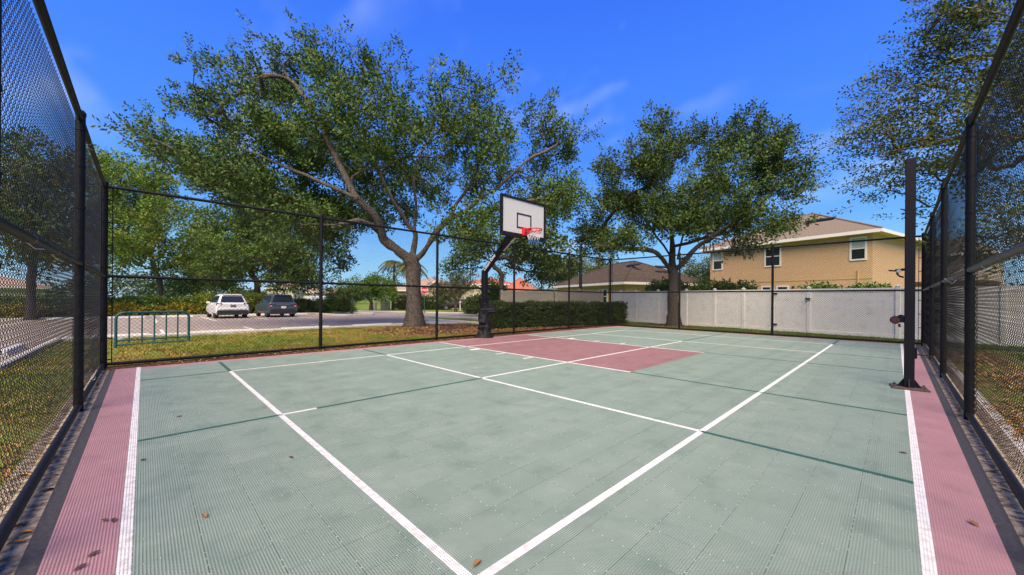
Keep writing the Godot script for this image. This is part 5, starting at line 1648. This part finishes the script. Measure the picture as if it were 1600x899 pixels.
func build_houses() -> void:
	var front := Vector3(0, 0, -1)
	# the two-storey tan house on the right
	var t := house("two_storey_house", "two-storey tan stucco house with grey shingle hip roof behind the white fence", Vector3(31, -0.06, -1), turn_of(2.6, -10.2), 10.1, 12.5, 5.55, 2.6, M.tan_wall, M.shingle_grey, 0.55)
	window(t, Vector3(0.66, 4.55, 0), 0.72, 1.35, front, true)
	window(t, Vector3(5.4, 4.52, 0), 1.0, 1.4, front)
	window(t, Vector3(9.46, 4.55, 0), 0.75, 1.45, front, true)
	window(t, Vector3(7.85, 1.85, 0), 0.7, 1.2, front)
	window(t, Vector3(5.75, 1.75, 0), 0.7, 1.2, front)
	window(t, Vector3(4.75, 1.75, 0), 0.7, 1.2, front)
	var band := Shape.new()
	band.box(Vector3(5.05, 2.72, -0.012), Vector3(10.1, 0.05, 0.02))
	part("band_course", band, M.yellow_wall, t)
	var pipe := Shape.new()
	pipe.tube([Vector3(0.66, 0, -0.05), Vector3(0.66, 3.25, -0.05)], [0.035], 7)
	part("vent_pipe", pipe, M.yellow_wall, t)
	var lamp := Shape.new()
	lamp.chamfer(Vector3(4.1, 2.28, -0.06), Vector3(0.16, 0.12, 0.12), 0.02)
	part("wall_lamp", lamp, M.trim_black, t)
	var vent := Shape.new()
	vent.box(Vector3(3.6, 7.15, 2.6), Vector3(1.7, 0.06, 0.4), Basis(Vector3.RIGHT, -0.35))
	vent.box(Vector3(0.1, 7.55, 6.6), Vector3(0.4, 0.06, 1.7), Basis(Vector3.BACK, 0.4))
	vent.box(Vector3(3.95, 6.75, 1.65), Vector3(0.14, 0.2, 0.14))
	part("roof_vents", vent, M.trim_black, t)
	var porch := Shape.new()
	porch.box(Vector3(-1.4, 1.2, 9.8), Vector3(2.8, 2.4, 4.6))
	part("porch", porch, M.yellow_wall, t)
	var pr := Shape.new()
	pr.box(Vector3(-1.6, 2.55, 9.8), Vector3(3.4, 0.3, 5.2))
	part("porch_roof", pr, M.shingle_brown, t)
	# the single-storey house with the stained brown roof
	var b := house("single_storey_house", "single-storey yellow house with stained dark brown hip roof behind the second oak", Vector3(27.4, -0.06, -15.1), turn_of(0.4, -0.914), 11.5, 8.6, 2.72, 2.25, M.yellow_wall, M.shingle_brown, 0.5)
	window(b, Vector3(3.0, 1.6, 0), 1.2, 1.2, front)
	window(b, Vector3(7.5, 1.6, 0), 1.2, 1.2, front)
	var bv := Shape.new()
	bv.box(Vector3(2.6, 4.45, 2.9), Vector3(1.7, 0.1, 0.4), Basis(Vector3.RIGHT, -0.45))
	bv.box(Vector3(1.6, 4.25, 5.4), Vector3(0.4, 0.1, 1.8), Basis(Vector3.BACK, 0.42))
	bv.tube([Vector3(0.9, 3.4, 7.6), Vector3(0.9, 4.0, 7.6)], [0.05], 6)
	part("roof_vents", bv, M.trim_black, b)
	# across the street; these fronts face the court, local x runs from right to left
	var fx := turn_of(-0.7147, -0.6994)
	var c := house("cream_house", "cream house with tan tile roof and white gable behind the stop sign", on_ground(716, 60.0), fx, 10.4, 9.0, 2.95, 2.1, M.cream_wall, M.tile_tan, 0.6)
	gable(c, Vector3(3.3, 2.95, -1.1), 4.4, 1.45, M.cream_wall, M.tile_tan)
	window(c, Vector3(7.4, 1.5, 0), 1.6, 1.3, front)
	window(c, Vector3(2.4, 1.5, -1.1), 1.2, 1.3, front)
	var g := house("garage_house", "cream house with wide gable and garage door left of the hoop pole", on_ground(768, 54.0), fx, 4.6, 8.0, 2.35, 0.9, M.cream_wall, M.tile_tan, 0.4)
	gable(g, Vector3(2.3, 2.35, -0.6), 4.5, 1.35, M.cream_wall, M.tile_tan)
	var door := Shape.new()
	for k in 4:
		door.box(Vector3(2.3, 0.3 + k * 0.5, -0.62), Vector3(3.0, 0.48, 0.05))
	part("garage_door", door, M.trim, g)
	var r := house("red_roof_house", "two-storey house with terracotta tile roof behind the hoop pole", on_ground(800, 72.0), fx, 9.0, 9.0, 4.5, 1.5, M.cream_wall, M.tile_red, 0.7)
	hip_roof(r, 5.0, -2.6, 10.5, -0.4, 3.0, 0.8, 0.5, M.tile_red, M.trim)
	for x in [1.2, 3.4, 5.6, 7.6]:
		window(r, Vector3(x, 3.7, 0), 0.9, 0.9, front)
	house("red_roof_house", "low house with broad terracotta roof behind the tan fence", on_ground(836, 62.0), fx, 5.0, 8.0, 2.9, 2.3, M.cream_wall, M.tile_red, 0.5)
	var row_at := [[458, 86.0, 6.0], [496, 90.0, 6.4], [534, 94.0, 5.6]]
	var row_label := ["distant house with pink tile roof above the dark car", "distant house with tan tile roof left of the fence post", "distant house with pale tile roof and dark lanai right of the fence post"]
	for k in 3:
		var q: Array = row_at[k]
		var h := house("distant_house", row_label[k], on_ground(q[0], q[1]), fx, q[2], 8.0, 3.0 if k else 3.9, 1.3, M.cream_wall, M.tile_tan, 0.5)
		for x in [1.2, 3.8]:
			window(h, Vector3(x, 1.7, 0), 1.3, 1.2, front)
	house("distant_house", "pink-walled house seen through the left-hand weave", on_ground(70, 46.0), turn_of(-1.0, 0.15), 12.0, 8.0, 2.8, 1.5, M.cream_wall, M.tile_tan, 0.5)
	house("distant_house", "pale house end glimpsed right of the net post", Vector3(46, -0.06, 5.0), turn_of(0.2, -1.0), 3.4, 8.0, 5.2, 1.5, M.cream_wall, M.shingle_grey, 0.4)

func gable(o: Node, at: Vector3, w: float, h: float, wall: Material, roof: Material) -> void:
	# a gabled bay: wall below and triangle above, with raking white boards
	var s := Shape.new()
	var d := 3.0
	s.box(at + Vector3(0, -at.y * 0.5, d * 0.5), Vector3(w - 0.5, at.y, d))
	s.tri(at + Vector3(-w * 0.5 + 0.25, 0, 0), at + Vector3(0, h - 0.1, 0), at + Vector3(w * 0.5 - 0.25, 0, 0))
	part("gable_wall", s, wall, o)
	var r := Shape.new()
	for e in [-1.0, 1.0]:
		var a := at + Vector3(e * (w * 0.5 + 0.1), -0.05, -0.35)
		var b := at + Vector3(0, h, -0.35)
		r.quad(a, b, b + Vector3(0, 0, d + 2.0), a + Vector3(0, 0, d + 2.0))
	var p := part("gable_roof", r, roof, o)
	var f := Shape.new()
	for e in [-1.0, 1.0]:
		var a := at + Vector3(e * (w * 0.5 + 0.1), -0.12, -0.37)
		var b := at + Vector3(0, h - 0.07, -0.37)
		f.tube([a, b], [0.09], 4)
	part("bargeboard", f, M.trim, p)

# ---------- cars ----------
func loft(s: Shape, rings: Array, cap := true) -> void:
	var n: int = rings[0].size()
	for i in rings.size() - 1:
		for k in n:
			var j := (k + 1) % n
			s.quad(rings[i][k], rings[i + 1][k], rings[i + 1][j], rings[i][j])
	if cap:
		for e in [0, rings.size() - 1]:
			var mid := Vector3.ZERO
			for p in rings[e]: mid += p
			mid /= n
			for k in n:
				var j := (k + 1) % n
				if e == 0: s.tri(mid, rings[e][k], rings[e][j])
				else: s.tri(mid, rings[e][j], rings[e][k])

func body_ring(z: float, wb: float, wm: float, wt: float, y0: float, ym: float, y1: float) -> Array:
	# a rounded section of a car body, seen from behind, from bottom centre round
	return [Vector3(-wb, y0, z), Vector3(-wm, y0 + 0.14, z), Vector3(-wm - 0.01, (y0 + ym) * 0.55, z), Vector3(-wm + 0.02, ym, z), Vector3(-wt, y1 - 0.05, z), Vector3(-wt + 0.08, y1, z), Vector3(wt - 0.08, y1, z), Vector3(wt, y1 - 0.05, z), Vector3(wm - 0.02, ym, z), Vector3(wm + 0.01, (y0 + ym) * 0.55, z), Vector3(wm, y0 + 0.14, z), Vector3(wb, y0, z)]

func wheel(o: Node, x: float, z: float, r: float) -> void:
	var t := Shape.new()
	var e := signf(x)
	var prof := [[0.6, -0.11], [0.93, -0.11], [1.0, -0.07], [1.0, 0.07], [0.93, 0.11], [0.6, 0.11]]
	for i in prof.size() - 1:
		for k in 20:
			var a := TAU * k / 20.0
			var b := TAU * (k + 1) / 20.0
			var p := []
			for q in [[a, i], [b, i], [b, i + 1], [a, i + 1]]:
				p.append(Vector3(x + prof[q[1]][1], r + sin(q[0]) * r * prof[q[1]][0], z + cos(q[0]) * r * prof[q[1]][0]))
			t.quad(p[0], p[1], p[2], p[3])
	var w := part("wheel", t, M.tyre, o)
	var h := Shape.new()
	h.tube([Vector3(x + e * 0.02, r, z), Vector3(x + e * 0.09, r, z)], [r * 0.62, r * 0.6], 16)
	for k in 5:
		var a := TAU * k / 5.0
		h.box(Vector3(x + e * 0.095, r + sin(a) * r * 0.3, z + cos(a) * r * 0.3), Vector3(0.02, r * 0.12, r * 0.6), Basis(Vector3.RIGHT, -a))
	part("rim", h, M.hub, w)

func suv(called: String, label: String, at: Vector3, turn: float, m: Material, boxy: bool) -> void:
	# the nose points to local -z; the rear, which is seen, to +z
	var o := thing(called, label, "car", at, turn, "cars in the car park")
	var lo := 0.3
	var belt := 1.02 if boxy else 1.0
	var s := Shape.new()
	var rings := []
	var st := [[2.22, 0.78, 0.84, 0.80, 0.40, 0.86, 1.0], [2.12, 0.84, 0.91, 0.86, lo, 0.92, belt + 0.05], [1.6, 0.86, 0.93, 0.87, lo, 0.94, belt + 0.06], [0.0, 0.86, 0.93, 0.87, lo - 0.04, 0.92, belt + 0.03], [-1.1, 0.86, 0.92, 0.85, lo - 0.04, 0.9, belt], [-1.9, 0.84, 0.9, 0.8, lo, 0.82, 0.95 if boxy else 0.9], [-2.2, 0.7, 0.78, 0.7, 0.38, 0.7, 0.82]]
	for q in st: rings.append(body_ring(q[0], q[1], q[2], q[3], q[4], q[5], q[6]))
	rings.reverse()
	loft(s, rings)
	part("body", s, m, o)
	var cab := Shape.new()
	var top := 1.68 if boxy else 1.66
	var cr := []
	var rake := 0.12 if boxy else 0.34
	for q in [[2.05, 0.80, belt, 0.78, belt + 0.06], [2.05 - rake * 0.8, 0.79, belt, 0.64, top - 0.13], [2.05 - rake, 0.79, belt, 0.58, top - 0.03], [0.7, 0.80, belt, 0.6, top], [-0.35, 0.79, belt, 0.57, top - 0.04], [-1.0, 0.78, belt - 0.02, 0.74, belt + 0.12]]:
		cr.append([Vector3(-q[1], q[2], q[0]), Vector3(-q[3], q[4] - 0.06, q[0]), Vector3(-q[3] + 0.09, q[4], q[0]), Vector3(q[3] - 0.09, q[4], q[0]), Vector3(q[3], q[4] - 0.06, q[0]), Vector3(q[1], q[2], q[0])])
	cr.reverse()
	loft(cab, cr)
	part("cabin", cab, m, o)
	# rear window, leaning with the tailgate
	var zw := 2.07
	var rw := Shape.new()
	var y0 := belt + 0.1
	var y1 := top - 0.16
	var za := zw - 0.02
	var zb := zw - rake * 0.78 + 0.02
	rw.quad(Vector3(-0.66, y0, za), Vector3(-0.55, y1, zb), Vector3(0.55, y1, zb), Vector3(0.66, y0, za))
	rw.quad(Vector3(0.66, y0, za - 0.04), Vector3(0.55, y1, zb - 0.04), Vector3(-0.55, y1, zb - 0.04), Vector3(-0.66, y0, za - 0.04))
	part("rear_window", rw, M.window, o)
	for e in [-1.0, 1.0]:
		var sw := Shape.new()
		var x0: float = e * 0.80
		var x1: float = e * 0.645
		sw.quad(Vector3(x0, belt + 0.08, 1.6), Vector3(x1, top - 0.13, 1.5), Vector3(x1, top - 0.13, -0.25), Vector3(x0, belt + 0.08, -0.75))
		part("side_window", sw, M.window, o)
		var tl := Shape.new()
		if boxy: tl.chamfer(Vector3(e * 0.76, 0.9, 2.14), Vector3(0.2, 0.26, 0.16), 0.03)
		else: tl.chamfer(Vector3(e * 0.73, 0.98, 2.12), Vector3(0.32, 0.14, 0.16), 0.03, Basis(Vector3.UP, e * 0.3))
		var tp := part("tail_light", tl, M.tail if boxy else M.tail_dark, o)
		var rv := Shape.new()
		rv.box(Vector3(e * (0.76 if boxy else 0.68), 0.83 if boxy else 0.97, 2.225), Vector3(0.1, 0.06, 0.012))
		part("reversing_light", rv, M.sign_white, tp)
		var mi := Shape.new()
		mi.chamfer(Vector3(e * 0.94, 1.06, -0.72), Vector3(0.2, 0.14, 0.1), 0.03)
		part("mirror", mi, m if not boxy else M.trim_black, o)
		wheel(o, e * 0.8, 1.35, 0.35)
		wheel(o, e * 0.8, -1.35, 0.35)
		var rail := Shape.new()
		rail.tube([Vector3(e * 0.52, top + 0.005, 1.5), Vector3(e * 0.52, top + 0.04, 1.2), Vector3(e * 0.5, top + 0.04, -0.1), Vector3(e * 0.5, top - 0.01, -0.35)], [0.018], 6)
		part("roof_rail", rail, M.trim_black, o)
	var bump := Shape.new()
	bump.chamfer(Vector3(0, 0.42, 2.14), Vector3(1.72, 0.32, 0.24), 0.04)
	part("rear_bumper", bump, M.trim_black, o)
	var ledge := Shape.new()
	ledge.chamfer(Vector3(0, 0.68, 2.2), Vector3(1.5, 0.1, 0.1), 0.03)
	part("bumper_ledge", ledge, m, o)
	var plate := Shape.new()
	plate.box(Vector3(0, 0.74 if boxy else 0.86, 2.262 if boxy else 2.235), Vector3(0.3, 0.15, 0.012))
	part("number_plate", plate, M.sign_white if boxy else M.hub, o)
	var spoiler := Shape.new()
	spoiler.chamfer(Vector3(0, top - 0.05, 2.05 - rake + 0.05), Vector3(1.06, 0.05, 0.2), 0.015)
	part("spoiler", spoiler, m, o)
	var wiper := Shape.new()
	wiper.tube([Vector3(0, y0 + 0.02, za + 0.025), Vector3(0.3, y0 + 0.1, za + 0.01)], [0.01], 5)
	part("wiper", wiper, M.trim_black, o)
	if boxy:
		var bandp := Shape.new()
		bandp.box(Vector3(0, 0.92, 2.232), Vector3(0.9, 0.07, 0.014))
		part("tailgate_trim", bandp, M.hub, o)
	var ex := Shape.new()
	ex.tube([Vector3(0.5, 0.3, 1.95), Vector3(0.5, 0.3, 2.28)], [0.04], 8)
	part("exhaust", ex, M.hub, o)

func build_cars() -> void:
	suv("parked_car", "white rounded SUV parked nose-in, seen from behind", Vector3(4.2, gy(-33.2) + 0.004, -33.2), 0.03, M.car_white, false)
	suv("parked_car", "dark blue boxy SUV with silver trim parked beside the white SUV", Vector3(7.15, gy(-33.1) + 0.004, -33.1), 0.02, M.car_blue, true)
	# a white van and a white sedan parked beyond the island
	var a := on_ground(505, 52.0)
	var o := thing("parked_van", "white van beyond the shrubs, right of the dark car", "van", a, -1.2, "cars in the car park")
	var s := Shape.new()
	var rings := []
	for q in [[2.4, 0.85, 0.95, 0.82, 0.3, 1.0, 1.9], [-0.8, 0.88, 0.97, 0.82, 0.3, 1.0, 1.98], [-1.5, 0.86, 0.95, 0.72, 0.3, 0.98, 1.5], [-2.4, 0.8, 0.9, 0.7, 0.35, 0.8, 1.0]]:
		rings.append(body_ring(q[0], q[1], q[2], q[3], q[4], q[5], q[6]))
	rings.reverse()
	loft(s, rings)
	part("body", s, M.car_white, o)
	for e in [-1.0, 1.0]:
		for q in [[1.4, 0.8], [0.2, 0.7], [-0.9, 0.6]]:
			var w := Shape.new()
			w.box(Vector3(e * 0.9, 1.4, q[0]), Vector3(0.05, 0.45, q[1]), Basis(Vector3.BACK, e * 0.14))
			part("side_window", w, M.window, o)
		wheel(o, e * 0.84, 1.5, 0.36)
		wheel(o, e * 0.84, -1.5, 0.36)
	suv("parked_car", "white car half hidden by the tufted grass, right of the van", on_ground(527, 50.0), -1.1, M.car_white, false)

# ---------- sign, poles, boxes ----------
func build_street_furniture() -> void:
	var d := 37.0
	var at := on_ground(663, d)
	var o := thing("stop_sign", "red octagonal stop sign on a green post across the street", "sign", at, -YAW + 0.15)
	var post := Shape.new()
	post.box(Vector3(0, 1.15, 0), Vector3(0.07, 2.3, 0.07))
	part("post", post, M.steel_green, o)
	var c := Vector3(0, 2.26, 0.06)
	var face := Shape.new()
	var rim := Shape.new()
	for k in 8:
		var a := TAU * (k + 0.5) / 8.0
		var b := TAU * (k + 1.5) / 8.0
		var pa := Vector3(cos(a), sin(a), 0)
		var pb := Vector3(cos(b), sin(b), 0)
		face.tri(c, c + pb * 0.4, c + pa * 0.4)
		face.quad(c + pa * 0.4, c + pb * 0.4, c + pb * 0.4 - Vector3(0, 0, 0.02), c + pa * 0.4 - Vector3(0, 0, 0.02))
		var z := Vector3(0, 0, 0.004)
		rim.quad(c + pa * 0.37 + z, c + pa * 0.395 + z, c + pb * 0.395 + z, c + pb * 0.37 + z)
	var f := part("panel", face, M.sign_red, o)
	part("white_border", rim, M.sign_white, f)
	var tm := TextMesh.new()
	var fnt := SystemFont.new()
	fnt.font_names = PackedStringArray(["Droid Sans"])
	fnt.font_weight = 700
	tm.font = fnt
	tm.text = "STOP"
	tm.font_size = 40
	tm.pixel_size = 0.0072
	tm.depth = 0.004
	var l := MeshInstance3D.new()
	l.name = "lettering"
	l.mesh = tm
	l.material_override = M.sign_white
	l.position = c + Vector3(0, 0, 0.008)
	f.add_child(l)
	var names := [["squat cream utility cabinet on the lawn, left of the wider one", 583, 53.0, 0.85, 1.15], ["wide cream utility cabinet on the lawn beside the palm", 602, 53.0, 1.2, 1.3]]
	for q in names:
		var u := thing("utility_cabinet", q[0], "cabinet", on_ground(q[1], q[2]), -YAW + 0.2, "utility cabinets on the lawn")
		var s := Shape.new()
		s.chamfer(Vector3(0, q[4] * 0.5, 0), Vector3(q[3], q[4], 0.8), 0.04)
		part("cabinet", s, M.utility, u)
		var p := Shape.new()
		p.box(Vector3(0, q[4] * 0.5, 0.405), Vector3(q[3] * 0.86, q[4] * 0.82, 0.02))
		part("door", p, M.utility, u)
		var b := Shape.new()
		b.box(Vector3(0, 0.04, 0), Vector3(q[3] + 0.2, 0.1, 1.0))
		part("pad", b, M.concrete, u)
	var mb := thing("mailbox", "white mailbox on a post in front of the garage house", "mailbox", on_ground(719, 48.0), -YAW)
	var mp := Shape.new()
	mp.box(Vector3(0, 0.5, 0), Vector3(0.1, 1.0, 0.1))
	part("post", mp, M.trim, mb)
	var bx := Shape.new()
	bx.chamfer(Vector3(0, 1.12, 0), Vector3(0.22, 0.26, 0.45), 0.08)
	part("box", bx, M.sign_white, mb)
	var dc := thing("parked_car_dark", "black car in the driveway of the garage house", "car", on_ground(713, 52.0), 0.9)
	var cs := Shape.new()
	var rings := []
	for q in [[2.1, 0.7, 0.8, 0.7, 0.35, 0.8, 0.95], [1.5, 0.8, 0.9, 0.62, 0.3, 0.85, 1.45], [-0.2, 0.8, 0.9, 0.6, 0.28, 0.85, 1.5], [-1.1, 0.8, 0.88, 0.74, 0.28, 0.82, 1.0], [-2.1, 0.7, 0.8, 0.66, 0.34, 0.66, 0.8]]:
		rings.append(body_ring(q[0], q[1], q[2], q[3], q[4], q[5], q[6]))
	rings.reverse()
	loft(cs, rings)
	part("body", cs, M.black, dc)
	for e in [-1.0, 1.0]:
		wheel(dc, e * 0.78, 1.3, 0.33)
		wheel(dc, e * 0.78, -1.3, 0.33)
	dc.name = numbered("parked_car")
	# poles
	var lp := thing("dark_pole", "dark slim pole rising behind the tan fence against the sky", "pole", on_ground(907, 26.0))
	var ps := Shape.new()
	ps.lathe(Vector3.ZERO, [[0.115, 0.0], [0.11, 4.9], [0.07, 5.1]], 10)
	part("shaft", ps, M.dark_pole, lp)
	var pc := Shape.new()
	pc.lathe(Vector3.ZERO, [[0.06, 5.1], [0.13, 5.16], [0.13, 5.4], [0.03, 5.5], [0.0, 5.52]], 10)
	part("lantern", pc, M.utility, lp)
	var lamps := [[735, 62.0, 7.2, "thin street lamp post beyond the hoop pole, left of it"], [216, 70.0, 3.6, "thin lamp post on the horizon left of the pale trunk"]]
	for q in lamps:
		var t := thing("street_lamp", q[3], "street lamp", on_ground(q[0], q[1]), 0.0, "lamp posts in the distance")
		var s := Shape.new()
		s.lathe(Vector3.ZERO, [[0.1, 0.0], [0.06, q[2]]], 8)
		part("shaft", s, M.dark_pole, t)
		var hd := Shape.new()
		hd.chamfer(Vector3(0.3, q[2], 0), Vector3(0.8, 0.14, 0.26), 0.03)
		part("lamp_head", hd, M.dark_pole, t)
	# a low dark railing behind the far shrubs
	var rl := thing("park_railing", "low dark railing behind the far shrubs, left of the pale trunk", "railing", Vector3(-16, gy(-41.0), -41.0))
	var n := 9
	for k in n:
		var s := Shape.new()
		s.chamfer(Vector3(k * 2.4, 0.7, 0), Vector3(0.1, 1.4, 0.1), 0.01)
		part("post", s, M.trim_black, rl)
	for y in [0.35, 1.2]:
		var s := Shape.new()
		s.box(Vector3((n - 1) * 1.2, y, 0), Vector3((n - 1) * 2.4, 0.05, 0.04))
		part("rail", s, M.trim_black, rl)

# ---------- distance ----------
func build_distance() -> void:
	# woods that close the view along the horizon
	var far := Shape.new()
	var places := [[], [], []]
	var tints := [[], [], []]
	for k in 5200:
		var a := rnd(-2.6, 2.6)
		var px := YAW + a * 0.62
		var r := rnd(118, 150)
		var bump := 3.0 + 2.4 * sin(a * 9.0) + 1.6 * sin(a * 23.0 + 1.0)
		var p := Vector3(sin(px) * r, rnd(0.0, maxf(1.2, bump)), -cos(px) * r)
		var v := rng.randi() % 3
		places[v].append(Transform3D(upright(Vector3.UP + rnd3(), rnd(0, TAU), rnd(2.2, 3.6)), p))
		var g := rnd(0.7, 1.2)
		tints[v].append(Color(0.07 * g, 0.105 * g, 0.03 * g))
	for v in 3:
		var o := many("distant_woods", twig_mesh("big", v), M.leaf, places[v], self, tints[v])
		tag(o, ["dark line of distant woods along the horizon", "distant woods along the horizon, lighter crowns", "distant woods along the horizon, undergrowth"][v], "woods")

func _ready() -> void:
	rng.seed = 20240611
	view_and_light()
	make_materials()
	build_ground()
	build_court()
	build_fences()
	build_vinyl_fences()
	build_houses()
	build_big_trees()
	build_hedges()
	build_far_trees()
	build_hoop()
	build_net_post()
	build_rack()
	build_cars()
	build_street_furniture()
	build_ground_cover()
	build_distance()
